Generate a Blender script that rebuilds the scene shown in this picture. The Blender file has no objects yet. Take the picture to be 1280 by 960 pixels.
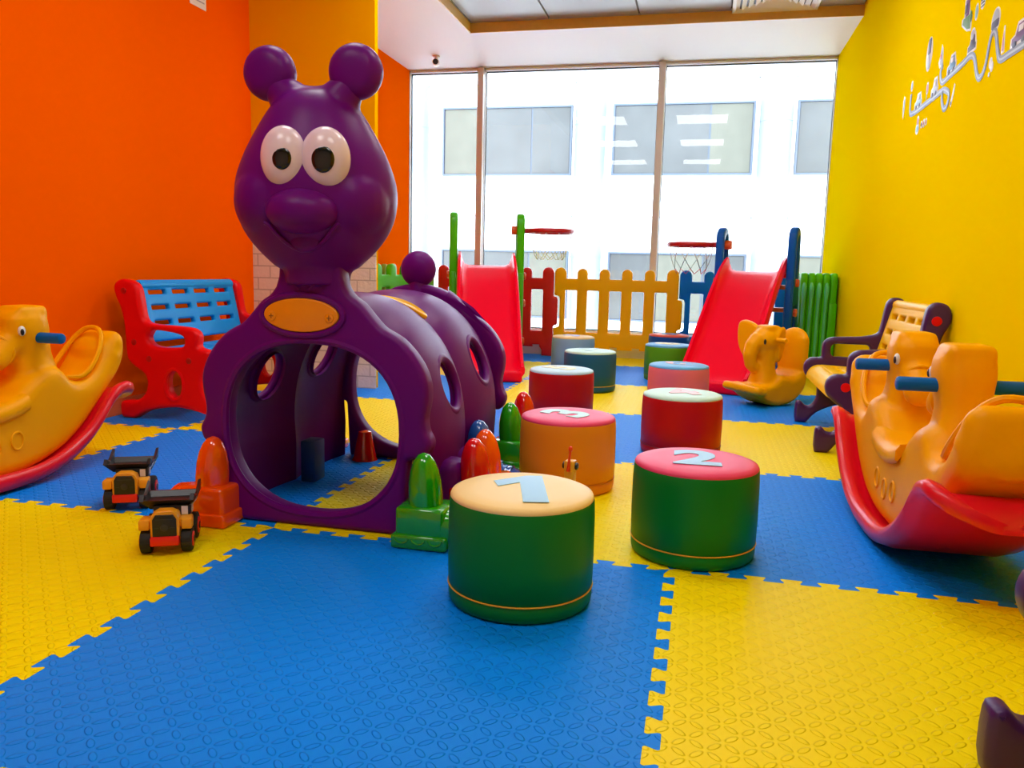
import bpy, bmesh, math, random
from mathutils import Vector, Matrix
PI = math.pi
C = bpy.context.scene.collection
random.seed(4)

# ------------------------------------------------------------------ materials
def srgb(r, g, b):
    f = lambda c: (c/255/12.92) if c/255 <= .04045 else ((c/255+.055)/1.055)**2.4
    return (f(r), f(g), f(b), 1)
_M = {}
def mat(name, col, rough=.4, spec=.5, metal=0., coat=0., noise=0., nscale=30., bump=0., bscale=60., trans=0., sss=0.):
    if name in _M: return _M[name]
    m = bpy.data.materials.new(name); m.use_nodes = True
    nt = m.node_tree; b = nt.nodes['Principled BSDF']
    b.inputs['Base Color'].default_value = col if len(col) == 4 else (*col, 1)
    b.inputs['Roughness'].default_value = rough
    b.inputs['Specular IOR Level'].default_value = spec
    b.inputs['Metallic'].default_value = metal
    b.inputs['Coat Weight'].default_value = coat
    b.inputs['Coat Roughness'].default_value = .08
    tc = nt.nodes.new('ShaderNodeTexCoord')
    if noise > 0:
        n = nt.nodes.new('ShaderNodeTexNoise'); n.inputs['Scale'].default_value = nscale; n.inputs['Detail'].default_value = 4
        nt.links.new(tc.outputs['Object'], n.inputs['Vector'])
        mx = nt.nodes.new('ShaderNodeMix'); mx.data_type = 'RGBA'
        c = b.inputs['Base Color'].default_value
        mx.inputs[6].default_value = (c[0]*(1-noise), c[1]*(1-noise), c[2]*(1-noise), 1)
        mx.inputs[7].default_value = (min(1, c[0]*(1+noise)), min(1, c[1]*(1+noise)), min(1, c[2]*(1+noise)), 1)
        nt.links.new(n.outputs['Fac'], mx.inputs[0]); nt.links.new(mx.outputs[2], b.inputs['Base Color'])
    if bump > 0:
        n = nt.nodes.new('ShaderNodeTexNoise'); n.inputs['Scale'].default_value = bscale; n.inputs['Detail'].default_value = 3
        nt.links.new(tc.outputs['Object'], n.inputs['Vector'])
        bp = nt.nodes.new('ShaderNodeBump'); bp.inputs['Strength'].default_value = bump; bp.inputs['Distance'].default_value = .002
        nt.links.new(n.outputs['Fac'], bp.inputs['Height']); nt.links.new(bp.outputs['Normal'], b.inputs['Normal'])
    _M[name] = m
    return m
def emis(name, col, s):
    m = bpy.data.materials.new(name); m.use_nodes = True; nt = m.node_tree; nt.nodes.clear()
    e = nt.nodes.new('ShaderNodeEmission'); e.inputs[0].default_value = (*col, 1); e.inputs[1].default_value = s
    o = nt.nodes.new('ShaderNodeOutputMaterial'); nt.links.new(e.outputs[0], o.inputs[0]); return m

def mat_foam(name, col):
    """EVA foam with an embossed checker plate relief (alternating slanted lozenges)"""
    m = mat(name, col, rough=.45, spec=.10)
    nt = m.node_tree; b = nt.nodes['Principled BSDF']; L = nt.links.new
    tc = nt.nodes.new('ShaderNodeTexCoord'); sp = nt.nodes.new('ShaderNodeSeparateXYZ'); L(tc.outputs['Object'], sp.inputs[0])
    def mth(op, a, b_=None, c=None):
        n = nt.nodes.new('ShaderNodeMath'); n.operation = op
        for k, v in enumerate((a, b_, c)):
            if v is None: continue
            if isinstance(v, (int, float)): n.inputs[k].default_value = v
            else: L(v, n.inputs[k])
        return n.outputs[0]
    N = 40.
    x = mth('MULTIPLY', sp.outputs[0], N); y = mth('MULTIPLY', sp.outputs[1], N)
    fx = mth('FLOOR', x); fy = mth('FLOOR', y)
    u = mth('SUBTRACT', mth('SUBTRACT', x, fx), .5); v = mth('SUBTRACT', mth('SUBTRACT', y, fy), .5)
    par = mth('FLOORED_MODULO', mth('ADD', fx, fy), 2.)
    a = mth('MULTIPLY', mth('ADD', u, v), .7071); c = mth('MULTIPLY', mth('SUBTRACT', u, v), .7071)
    pa = mth('ADD', mth('MULTIPLY', a, par), mth('MULTIPLY', c, mth('SUBTRACT', 1., par)))
    pb = mth('ADD', mth('MULTIPLY', c, par), mth('MULTIPLY', a, mth('SUBTRACT', 1., par)))
    d = mth('ADD', mth('POWER', mth('ABSOLUTE', mth('DIVIDE', pa, .50)), 2.), mth('POWER', mth('ABSOLUTE', mth('DIVIDE', pb, .22)), 2.))
    mr = nt.nodes.new('ShaderNodeMapRange'); mr.interpolation_type = 'SMOOTHSTEP'
    L(d, mr.inputs[0]); mr.inputs[1].default_value = .55; mr.inputs[2].default_value = 1.15; mr.inputs[3].default_value = 1; mr.inputs[4].default_value = 0
    bp = nt.nodes.new('ShaderNodeBump'); bp.inputs['Strength'].default_value = .85; bp.inputs['Distance'].default_value = .003
    L(mr.outputs[0], bp.inputs['Height']); L(bp.outputs['Normal'], b.inputs['Normal'])
    return m

# ------------------------------------------------------------------ mesh helpers
def finish(me, smooth=True, angle=40):
    if smooth:
        for p in me.polygons: p.use_smooth = True
        me.set_sharp_from_angle(angle=math.radians(angle))
    return me
def link(name, me, m, parent=None, loc=None, rot=None):
    o = bpy.data.objects.new(name, me); C.objects.link(o)
    if m is not None:
        me.materials.clear(); me.materials.append(m)
    if parent: o.parent = parent
    if loc is not None: o.location = loc
    if rot is not None: o.rotation_euler = rot
    return o
class MB:
    def __init__(s): s.bm = bmesh.new()
    def box(s, c, d, bev=0., seg=2, M=None):
        old = set(s.bm.verts)
        r = bmesh.ops.create_cube(s.bm, size=1.); vs = r['verts']
        bmesh.ops.scale(s.bm, vec=d, verts=vs)
        if bev > 0:
            es = list({e for v in vs for e in v.link_edges})
            rr = bmesh.ops.bevel(s.bm, geom=es, offset=bev, segments=seg, profile=.5, affect='EDGES', clamp_overlap=True)
            vs = [v for v in s.bm.verts if v not in old]
        T = Matrix.Translation(c)
        if M is not None: T = T @ M
        bmesh.ops.transform(s.bm, matrix=T, verts=vs); return s
    def cyl(s, p0, p1, r0, r1=None, n=24, bev=0.):
        p0, p1 = Vector(p0), Vector(p1); r1 = r0 if r1 is None else r1
        prof = [(0, r0)] if bev == 0 else [(0, r0-bev), (bev*.3, r0-bev*.3), (bev, r0)]
        L = (p1-p0).length
        prof += [(L, r1)] if bev == 0 else [(L-bev, r1), (L-bev*.3, r1-bev*.3), (L, r1-bev)]
        q = (p1-p0).to_track_quat('Z', 'Y').to_matrix()
        rings = [[p0 + q @ Vector((r*math.cos(2*PI*k/n), r*math.sin(2*PI*k/n), z)) for k in range(n)] for z, r in prof]
        return s.loft(rings)
    def loft(s, rings, cap=True, closed=False):
        R = [[s.bm.verts.new(p) for p in r] for r in rings]; n = len(R[0])
        m = len(R)
        for i in range(m if closed else m-1):
            a, b = R[i], R[(i+1) % m]
            for k in range(n):
                try: s.bm.faces.new((a[k], a[(k+1) % n], b[(k+1) % n], b[k]))
                except ValueError: pass
        if cap and not closed:
            s.bm.faces.new(list(reversed(R[0]))); s.bm.faces.new(R[-1])
        return s
    def lathe(s, prof, c=(0, 0, 0), n=48):
        c = Vector(c)
        return s.loft([[c + Vector((r*math.cos(2*PI*k/n), r*math.sin(2*PI*k/n), z)) for k in range(n)] for r, z in prof])
    def ell(s, c, r, n=24, m=14, M=None):
        rr = bmesh.ops.create_uvsphere(s.bm, u_segments=n, v_segments=m, radius=1.)
        T = Matrix.Translation(c)
        if M is not None: T = T @ M
        T = T @ Matrix.Diagonal((*r, 1))
        bmesh.ops.transform(s.bm, matrix=T, verts=rr['verts']); return s
    def tube(s, pts, r, n=10, closed=False, cap=True):
        pts = [Vector(p) for p in pts]; m = len(pts); rings = []
        up = None
        for i in range(m):
            if closed: t = (pts[(i+1) % m]-pts[i-1]).normalized()
            else: t = (pts[min(i+1, m-1)]-pts[max(i-1, 0)]).normalized()
            if up is None:
                up = Vector((0, 0, 1)) if abs(t.z) < .9 else Vector((1, 0, 0))
            a = t.cross(up).normalized(); up = a.cross(t).normalized()
            rad = r[i] if isinstance(r, (list, tuple)) else r
            rings.append([pts[i] + a*math.cos(2*PI*k/n)*rad + up*math.sin(2*PI*k/n)*rad for k in range(n)])
        return s.loft(rings, cap=cap, closed=closed)
    def add(s, me, M=None):
        old = set(s.bm.verts)
        s.bm.from_mesh(me)
        if M is not None:
            bmesh.ops.transform(s.bm, matrix=M, verts=[v for v in s.bm.verts if v not in old])
        return s
    def mesh(s, smooth=True, angle=40):
        bmesh.ops.recalc_face_normals(s.bm, faces=s.bm.faces)
        me = bpy.data.meshes.new('m'); s.bm.to_mesh(me); s.bm.free(); return finish(me, smooth, angle)
def spline(pts, n=6, closed=True):
    """Catmull-Rom through 2-D or 3-D points"""
    out = []; m = len(pts)
    for i in range(m if closed else m-1):
        P = [Vector(pts[(i+k) % m]) if closed else Vector(pts[max(0, min(m-1, i+k))]) for k in (-1, 0, 1, 2)]
        for j in range(n):
            t = j/n
            out.append(.5*((2*P[1]) + (-P[0]+P[2])*t + (2*P[0]-5*P[1]+4*P[2]-P[3])*t*t + (-P[0]+3*P[1]-3*P[2]+P[3])*t**3))
    if not closed: out.append(Vector(pts[-1]))
    return out
def rrect(x0, y0, x1, y1, r, n=5):
    o = []
    for cx, cy, a in ((x1-r, y1-r, 0), (x0+r, y1-r, 90), (x0+r, y0+r, 180), (x1-r, y0+r, 270)):
        for k in range(n+1):
            t = math.radians(a+90*k/n); o.append((cx+r*math.cos(t), cy+r*math.sin(t)))
    return o
def oval(cx, cy, rx, ry, n=32, p=2.):
    o = []
    for k in range(n):
        t = 2*PI*k/n; c, s_ = math.cos(t), math.sin(t)
        o.append((cx+rx*math.copysign(abs(c)**(2/p), c), cy+ry*math.copysign(abs(s_)**(2/p), s_)))
    return o
def eval_mesh(ob):
    dg = bpy.context.evaluated_depsgraph_get()
    me = bpy.data.meshes.new_from_object(ob.evaluated_get(dg)); return me
def panel(outl, holes, thick, bev, M=None, res=3, angle=60):
    """flat moulded plate: outline with holes in XY, rounded rims, centred on z = 0"""
    cu = bpy.data.curves.new('c', 'CURVE'); cu.dimensions = '2D'; cu.fill_mode = 'BOTH'
    cu.extrude = max(thick/2-bev, 0.0001); cu.bevel_depth = bev; cu.bevel_resolution = res; cu.offset = -bev
    for loop in [outl]+list(holes):
        sp = cu.splines.new('POLY'); sp.points.add(len(loop)-1)
        for k, p in enumerate(loop): sp.points[k].co = (p[0], p[1], 0, 1)
        sp.use_cyclic_u = True
    ob = bpy.data.objects.new('c', cu); C.objects.link(ob)
    me = eval_mesh(ob)
    bpy.data.objects.remove(ob); bpy.data.curves.remove(cu)
    bm = bmesh.new(); bm.from_mesh(me); bmesh.ops.remove_doubles(bm, verts=bm.verts, dist=1e-5)
    if M is not None: bmesh.ops.transform(bm, matrix=M, verts=bm.verts)
    bmesh.ops.recalc_face_normals(bm, faces=bm.faces)
    bm.to_mesh(me); bm.free(); me.materials.clear()
    return finish(me, True, angle)
def text_mesh(s, size, thick=.0006, offset=.0):
    cu = bpy.data.curves.new('t', 'FONT'); cu.body = s; cu.size = size; cu.extrude = thick; cu.offset = offset
    cu.align_x = 'CENTER'; cu.align_y = 'CENTER'
    ob = bpy.data.objects.new('t', cu); C.objects.link(ob); me = eval_mesh(ob)
    bpy.data.objects.remove(ob); bpy.data.curves.remove(cu); me.materials.clear(); return me
def organic(me, voxel=.007, it=6, fac=.6, angle=80):
    ob = bpy.data.objects.new('r', me); C.objects.link(ob)
    r = ob.modifiers.new('r', 'REMESH'); r.mode = 'VOXEL'; r.voxel_size = voxel; r.use_smooth_shade = True
    s = ob.modifiers.new('s', 'SMOOTH'); s.iterations = it; s.factor = fac
    out = eval_mesh(ob); bpy.data.objects.remove(ob)
    for p in out.polygons: p.use_smooth = True
    return out
XZ = Matrix.Rotation(PI/2, 4, 'X')        # plate in XY -> plate in XZ (x, y) -> (x, 0, z)
YZ = Matrix(((0, 0, 1, 0), (1, 0, 0, 0), (0, 1, 0, 0), (0, 0, 0, 1)))   # (x, y) -> (0, y=x, z=y)

def thing(name, label, cat, loc=(0, 0, 0), rz=0., group=None):
    o = bpy.data.objects.new(name, None); C.objects.link(o); o.empty_display_size = .05
    o.location = loc; o.rotation_euler = (0, 0, rz); o['label'] = label; o['category'] = cat
    if group: o['group'] = group
    return o
def tag(o, label, cat, group=None):
    o['label'] = label; o['category'] = cat
    if group: o['group'] = group
    return o
def struct(name, me, m, parent=None):
    o = link(name, me, m, parent)
    if parent is None: o['kind'] = 'structure'
    return o
def dup(root, loc, rz, label, group=None, over=None):
    r = root.copy(); C.objects.link(r); r.location = loc; r.rotation_euler = (0, 0, rz); r['label'] = label
    if group: r['group'] = group
    for ch in list(root.children):
        c = ch.copy(); C.objects.link(c); c.parent = r
        for g in list(ch.children):
            d = g.copy(); C.objects.link(d); d.parent = c
    return r

# palette (base colours)
WHITE = mat('white_paint', (.88, .88, .90), .6, .3, bump=.1, bscale=90)
ORANGE_WALL = mat('orange_wall_paint', (.95, .115, .0), .8, .0, bump=.15, bscale=120)
YELLOW_WALL = mat('yellow_wall_paint', (.96, .71, .0), .8, .0, bump=.15, bscale=120)
MUSTARD_WALL = mat('mustard_column_paint', (.90, .42, .0), .8, .0, bump=.15, bscale=120)
PURPLE = mat('purple_plastic', (.125, .001, .17), .36, .16, noise=.04, nscale=6, bump=.12, bscale=350)
DPURPLE = mat('dark_purple_plastic', (.055, .008, .11), .35, .5, bump=.12, bscale=350)
YPLAS = mat('yellow_plastic', (.96, .42, .0), .36, .13, bump=.1, bscale=350)
BYPLAS = mat('bright_yellow_plastic', (.98, .60, .0), .36, .13, bump=.1, bscale=350)
RPLAS = mat('red_plastic', (.80, .003, .006), .34, .16, bump=.1, bscale=350)
PINKRED = mat('slide_red_plastic', (.95, .0, .03), .3, .14, bump=.05, bscale=200)
BPLAS = mat('blue_plastic', (.0, .09, .46), .34, .25, bump=.1, bscale=350)
SKYB = mat('sky_blue_plastic', (.0, .30, .85), .36, .22, bump=.1, bscale=350)
GPLAS = mat('green_plastic', (.06, .50, .0), .3, .3, bump=.06, bscale=350)
GLOSSG = mat('glossy_green_plastic', (.012, .36, .004), .14, .6, coat=.6)
GLOSSO = mat('glossy_orange_plastic', (.93, .085, .002), .14, .6, coat=.6)
GLOSSR = mat('glossy_red_plastic', (.75, .004, .004), .14, .6, coat=.6)
GLOSSB = mat('glossy_blue_plastic', (.008, .10, .45), .14, .6, coat=.6)
ORBOLT = mat('orange_bolt_plastic', (.70, .10, .005), .3, .5)
BLACK = mat('black_plastic', (.008, .008, .010), .35, .5)
DGREY = mat('dark_grey_plastic', (.03, .03, .035), .4, .5)
EYEW = mat('white_eye_plastic', (.76, .60, .68), .22, .5)
CHROME = mat('anodised_aluminium', (.62, .55, .50), .35, .5, metal=.3)
# ------------------------------------------------------------------ the setting
XL, XR, YB, YF, H = -2.43, .936, 4.82, -3.2, 2.30
def slab(name, lo, hi, m):
    c = [(a+b)/2 for a, b in zip(lo, hi)]; d = [b-a for a, b in zip(lo, hi)]
    return struct(name, MB().box(c, d).mesh(False), m)
FZ = -.012
slab('floor', (XL-.2, YF-.2, FZ-.12), (XR+.2, YB+.2, FZ), mat('screed_floor', (.6, .6, .58), .4))
slab('wall_left', (XL-.2, YF-.2, FZ), (XL, YB+.03, 2.75), ORANGE_WALL)
slab('wall_right', (XR, YF-.2, FZ), (XR+.2, YB+.03, 2.75), YELLOW_WALL)
slab('wall_front', (XL, YF-.2, FZ), (XR, YF, 2.75), mat('cream_wall_paint', (.8, .72, .6), .6))
slab('wall_back', (XL, YB-.02, 2.290), (XR, YB+.2, 2.75), WHITE)
slab('trim_1', (XL, 4.56, FZ), (XR, YB+.2, .17), mat('white_sill_paint', (.80, .80, .80), .3, .5))       # low curb below the glazing
slab('baseboard_left', (XL, YF, 0.0), (XL+.012, 2.315, .07), mat('orange_skirting', (.85, .12, .01), .35))
# column that stands out from the left wall: mustard above, white brick relief below
COLX1, COLY0, COLY1 = -1.700, 2.32, 2.36
def brick_mat():
    m = mat('white_brick_relief', (.78, .70, .62), .6, .3); nt = m.node_tree; b = nt.nodes['Principled BSDF']
    tc = nt.nodes.new('ShaderNodeTexCoord'); mp = nt.nodes.new('ShaderNodeMapping'); mp.inputs['Rotation'].default_value = (PI/2, 0, 0)
    br = nt.nodes.new('ShaderNodeTexBrick'); br.inputs['Scale'].default_value = 1.; br.inputs['Brick Width'].default_value = .15; br.inputs['Row Height'].default_value = .066
    br.inputs['Mortar Size'].default_value = .004; br.inputs['Color1'].default_value = (.82, .73, .64, 1); br.inputs['Color2'].default_value = (.78, .70, .6, 1); br.inputs['Mortar'].default_value = (.55, .48, .40, 1)
    nt.links.new(tc.outputs['Object'], mp.inputs[0]); nt.links.new(mp.outputs[0], br.inputs[0]); nt.links.new(br.outputs[0], b.inputs['Base Color'])
    n = nt.nodes.new('ShaderNodeTexNoise'); n.inputs['Scale'].default_value = 40
    ad = nt.nodes.new('ShaderNodeMath'); ad.operation = 'MULTIPLY_ADD'; nt.links.new(br.outputs['Fac'], ad.inputs[0]); ad.inputs[1].default_value = -2.; nt.links.new(n.outputs[0], ad.inputs[2])
    bp = nt.nodes.new('ShaderNodeBump'); bp.inputs['Distance'].default_value = .006; bp.inputs['Strength'].default_value = .8
    nt.links.new(ad.outputs[0], bp.inputs['Height']); nt.links.new(bp.outputs[0], b.inputs['Normal']); return m
slab('wall_column', (XL, COLY0, FZ), (COLX1, COLY1, H), MUSTARD_WALL)
slab('wall_brick', (XL, COLY0-.012, FZ), (COLX1+.008, COLY0, .80), brick_mat())
# ceiling: plaster border and a shallow tray of metal panels
TX, TY, TZ = -1.632, 3.84, 2.362
b = MB()
b.box(((XL+TX)/2, (YF+YB)/2, H+.15), (TX-XL, YB-YF, .3))
b.box(((TX+XR)/2, (TY+YB)/2, H+.15), (XR-TX, YB-TY, .3))
b.box(((TX+XR)/2, (YF+TY)/2, TZ+.13), (XR-TX+.02, TY-YF, .22))
struct('ceiling', b.mesh(False), WHITE)
b = MB()
b.box(((TX+XR)/2, TY-.004, (H+TZ)/2), (XR-TX, .008, TZ-H+.004)); b.box((TX+.004, (YF+TY)/2, (H+TZ)/2), (.008, TY-YF, TZ-H+.004))
struct('trim_2', b.mesh(False), mat('gold_tray_edge', (.70, .42, .08), .4, .5, noise=.1))
b = MB()
PAN = [TX+.01, -1.065, -.46, .13, .66, XR]
for k in range(5):
    yy = TY-.01
    for j in range(12):
        y1 = yy-.6*j; y0 = max(y1-.594, YF)
        if y1-YF < .1: break
        b.box(((PAN[k]+PAN[k+1])/2, (y0+y1)/2, TZ+.012), (PAN[k+1]-PAN[k]-.010, y1-y0, .02), .003, 1)
struct('trim_3', b.mesh(False), mat('grey_ceiling_panel', (.36, .38, .38), .35, .4))
slab('trim_4', (TX, YF, TZ+.018), (XR, TY, TZ+.022), BLACK)

# glazing
WZ0, WZ1 = .17, 2.290
FRM = mat('white_window_frame', (.80, .82, .84), .4, .5)
def glass_mat():
    m = bpy.data.materials.new('window_glass'); m.use_nodes = True; nt = m.node_tree; nt.nodes.clear()
    t = nt.nodes.new('ShaderNodeBsdfTransparent'); t.inputs[0].default_value = (.97, .985, .99, 1)
    g = nt.nodes.new('ShaderNodeBsdfGlossy'); g.inputs['Roughness'].default_value = .01
    f = nt.nodes.new('ShaderNodeFresnel'); f.inputs[0].default_value = 1.35
    mx = nt.nodes.new('ShaderNodeMixShader'); o = nt.nodes.new('ShaderNodeOutputMaterial')
    nt.links.new(f.outputs[0], mx.inputs[0]); nt.links.new(t.outputs[0], mx.inputs[1]); nt.links.new(g.outputs[0], mx.inputs[2]); nt.links.new(mx.outputs[0], o.inputs[0]); return m
GLASS = glass_mat()
xs = [XL, -1.80, -.345, XR]
for k in range(3):
    w = bpy.data.objects.new('window_%d' % (k+1), None); C.objects.link(w); w['kind'] = 'structure'; w.location = ((xs[k]+xs[k+1])/2, YB, WZ0)
    a, c = xs[k]-w.location.x, xs[k+1]-w.location.x; hh = WZ1-WZ0
    a += .022 if k else 0; c -= .022 if k < 2 else 0
    link('glass_pane', MB().box(((a+c)/2, .02, hh/2), (c-a-.01, .006, hh-.02)).mesh(False), GLASS, w)
    f = MB()
    f.box(((a+c)/2, .0, hh-.007), (c-a, .07, .014)); f.box(((a+c)/2, .0, .010), (c-a, .07, .02))
    f.box((a+.003, .0, hh/2), (.006, .07, hh)); f.box((c-.003, .0, hh/2), (.006, .07, hh))
    link('window_frame', f.mesh(False), FRM, w)
    f = MB(); f.box(((a+c)/2, .012, hh-.018), (c-a-.02, .02, .008)); f.box(((a+c)/2, .012, .024), (c-a-.02, .02, .008))
    f.box((a+.008, .012, hh/2), (.004, .02, hh-.03)); f.box((c-.008, .012, hh/2), (.004, .02, hh-.03))
    link('gasket', f.mesh(False), BLACK, w)
for k in (1, 2):
    struct('trim_%d' % (4+k), MB().box((xs[k], YB-.03, (WZ0+WZ1)/2), (.050, .12, WZ1-WZ0), .003, 1).mesh(False), CHROME)

# puzzle mats -------------------------------------------------------------
BLUEM = mat_foam('blue_foam', (.0, .245, .97)); YELM = mat_foam('yellow_foam', (.96, .77, .0))
def seam(n=12, a=.0125, m=.03, L=1.):
    p = (L-2*m)/n; out = [(0., 0.)]
    for k in range(n):
        t = m+k*p
        for f, s in ((.02, -1), (.27, -1), (.30, -.8), (.30, -.55), (.22, .55), (.22, .8), (.25, 1), (.75, 1), (.78, .8), (.78, .55), (.70, -.55), (.70, -.8), (.73, -1), (.98, -1)):
            out.append((t+f*p, s*a))
    return out+[(L, 0.)]
GX = [XL+.013, -2, -1, 0, XR-.001]; GY = [-2, -1, 0, 1, 2, 3, 4, 4.555]
rown = ['seventh', 'sixth', 'fifth', 'fourth', 'third', 'second', 'first']
coln = ['cut narrow along the orange wall', 'second column from the orange wall', 'second column from the yellow wall', 'column touching the yellow wall']
S = seam()
for i in range(4):
    for j in range(7):
        x0, x1, y0, y1 = GX[i], GX[i+1], GY[j], GY[j+1]
        i0 = i-3; j0 = j-2; flip = 1
        def hz(y, xa, xb, wave):            # along x
            if not wave: return [(xa, y), (xb, y)]
            base = math.floor(min(xa, xb)+1e-6)
            pts = [(base+t, y+s*(1 if (base+round(y)) % 2 else -1)) for t, s in S]
            lo, hi = min(xa, xb), max(xa, xb)
            pts = [(lo, y)]+[q for q in pts if lo+.004 < q[0] < hi-.004]+[(hi, y)]
            return pts if xa < xb else pts[::-1]
        def vt(x, ya, yb, wave):
            if not wave: return [(x, ya), (x, yb)]
            base = math.floor(min(ya, yb)+1e-6)
            pts = [(x+s, base+t) for t, s in S]
            lo, hi = min(ya, yb), max(ya, yb)
            pts = [(x, lo)]+[q for q in pts if lo+.004 < q[1] < hi-.004]+[(x, hi)]
            return pts if ya < yb else pts[::-1]
        loop = hz(y0, x0, x1, j > 0)[:-1]+vt(x1, y0, y1, i < 3)[:-1]+hz(y1, x1, x0, j < 6)[:-1]+vt(x0, y1, y0, i > 0)[:-1]
        bm = bmesh.new(); ox, oy = i0, GY[j]
        ox = GX[i]
        vs = [bm.verts.new((px-ox, py-oy, .0)) for px, py in loop]
        f = bm.faces.new(vs)
        r = bmesh.ops.extrude_face_region(bm, geom=[f]); nv = [g for g in r['geom'] if isinstance(g, bmesh.types.BMVert)]
        bmesh.ops.translate(bm, verts=nv, vec=(0, 0, -FZ-.0002)); bmesh.ops.recalc_face_normals(bm, faces=bm.faces)
        bmesh.ops.triangulate(bm, faces=[q for q in bm.faces if len(q.verts) > 4])
        me = bpy.data.meshes.new('m'); bm.to_mesh(me); bm.free()
        blue = (i0+j0) % 2 == 0
        o = link('foam_mat', me, BLUEM if blue else YELM, None, (ox, oy, FZ+.0001))
        tag(o, '%s foam puzzle mat, %s row from the window, %s' % ('blue' if blue else 'yellow', rown[j], coln[i]), 'floor mat', 'interlocking foam mats')

# ceiling things --------------------------------------------------------------
DIFF = emis('lamp_diffuser', (1., .98, .96), 9.8)
LAMPS = [(-1.15, 2.2, 'window'), (-.05, 2.2, 'window'), (-1.15, .6, 'middle'), (-.05, .6, 'middle'), (-1.15, -1.2, 'camera'), (-.05, -1.2, 'camera')]
for k, (x, y, w) in enumerate(LAMPS):
    t = thing('ceiling_light', 'square white ceiling panel light, %s side, %s' % ('left' if k % 2 == 0 else 'right', {'window': 'nearest the window', 'middle': 'above the stools', 'camera': 'above the near mats'}[w]), 'ceiling light', (x, y, TZ), 0, 'ceiling panel lights')
    f = MB(); s = .28
    for sx, sy, dx, dy in ((0, s, .58, .02), (0, -s, .58, .02), (s, 0, .02, .54), (-s, 0, .02, .54)): f.box((sx, sy, -.006), (dx, dy, .014))
    link('lamp_frame', f.mesh(False), FRM, t)
    link('diffuser', MB().box((0, 0, -.004), (.538, .538, .008)).mesh(False), DIFF, t)
# square air diffuser
t = thing('air_vent', 'square white louvred air vent set in the ceiling tray by the window', 'air vent', (.395, 3.575, TZ))
f = MB()
for k, s in enumerate((.245, .205, .165, .125, .085, .05)):
    z = -.010-.004*(k % 2); wv = .013
    ring = lambda s_, z_: [Vector((s_*sx, s_*sy, z_)) for sx, sy in ((-1, -1), (1, -1), (1, 1), (-1, 1))]
    f.loft([ring(s, -.016), ring(s-.026, -.001), ring(s-.029, -.003), ring(s-.004, -.018)], closed=True)
link('louvre', f.mesh(False), mat('vent_white', (.8, .78, .72), .4), t)
link('vent_throat', MB().box((0, 0, .0), (.49, .49, .004)).mesh(False), BLACK, t)
link('vent_frame', MB().add(panel(rrect(-.262, -.262, .262, .262, .004, 2), [rrect(-.24, -.24, .24, .24, .004, 2)], .010, .002), Matrix.Translation((0, 0, -.012))).mesh(), mat('vent_white', (.8, .78, .72), .4), t)
# security camera
t = thing('security_camera', 'small white dome-nosed security camera on the ceiling near the orange wall', 'camera', (-2.06, 4.38, H))
CW = mat('camera_white', (.80, .66, .52), .35)
link('mount', MB().cyl((0, 0, 0), (0, 0, -.012), .030, bev=.003).cyl((0, 0, -.01), (.0, .01, -.045), .012).mesh(), CW, t)
link('camera_body', MB().cyl((-.012, .045, -.045), (.012, -.05, -.055), .026, .026, bev=.006).mesh(), CW, t)
link('lens', MB().cyl((.012, -.05, -.055), (.0135, -.056, -.0556), .021, bev=.002).mesh(), BLACK, t)

# outside: the building across --------------------------------------------------
FY = 11.0
FAC = mat('white_facade_cladding', (.66, .68, .70), .5, .3)
t = thing('office_building', 'white office building with strip windows seen across the street', 'building', (-.4, FY, -4))
link('facade_wall', MB().box((0, 1.5, 7.5), (26, 2.6, 15)).mesh(False), FAC, t)
cols = [(-1.78+.4), (1.0+.4), (-4.7+.4), (3.8+.4), (-7.4+.4), (6.6+.4)]
for c_ in cols:
    b = MB().cyl((c_, .1, 0), (c_, .1, 15), .24, n=32)
    for z in (4.9, 6.95, 9.1): b.cyl((c_, .1, z), (c_, .1, z+.015), .246, n=32)
    link('pillar', b.mesh(), mat('pillar_cladding', (.115, .14, .16), .45, .3), t)
GLW = mat('office_window_glass', (.048, .050, .050), .25, .2, noise=.3, nscale=2.5)
GLB = mat('drawn_curtain', (.070, .070, .056), .5, .15, noise=.2, nscale=5)
WFR = mat('office_window_frame', (.03, .045, .07), .4)
wx = [(-4.24, -2.08), (-1.44, .70), (1.30, 3.46), (-7.0, -5.0)]
for zi, (za, zb) in enumerate([(2.19, 3.28), (-.10, 1.0), (4.5, 5.6)]):
    for wi, (xa, xb) in enumerate(wx):
        xa_, xb_ = xa+.4, xb+.4; za_, zb_ = za+4, zb+4
        w = link('window_frame', MB().add(panel(rrect(xa_, za_, xb_, zb_, .005, 1), [rrect(xa_+.03, za_+.03, xb_-.03, zb_-.03, .005, 1)], .06, .004, XZ), Matrix.Translation((0, .19, 0))).mesh(False), WFR, t)
        link('blind_box', MB().box(((xa_+xb_)/2, .197, (za_+zb_)/2), (xb_-xa_-.04, .004, zb_-za_-.04)).mesh(False), WFR, w)
        n = 3
        for q in range(n):
            a0 = xa_+.03+(xb_-xa_-.06)*[0, .33, .7][q]; a1 = xa_+.03+(xb_-xa_-.06)*[.33, .7, 1][q]
            link('pane', MB().box(((a0+a1)/2, .19, (za_+zb_)/2), (a1-a0-.025, .012, zb_-za_-.07)).mesh(False), GLB if (q+wi+zi) % 3 == 0 else GLW, w)
b = MB()
for x in (-4.6, -2.05, -1.5, .73, 1.27, 3.5): b.box((x+.4, .197, 7.5), (.008, .008, 15))
for z in (1.55, 3.62): b.box((0, .197, z+4), (24, .008, .010))
link('cladding_joint', b.mesh(False), mat('joint_grey', (.07, .085, .10), .6), t)
slab('ground', (-16, YB+.25, -4.3), (16, FY+2, -4.0), mat('pale_paving', (.55, .55, .55), .8))
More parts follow.
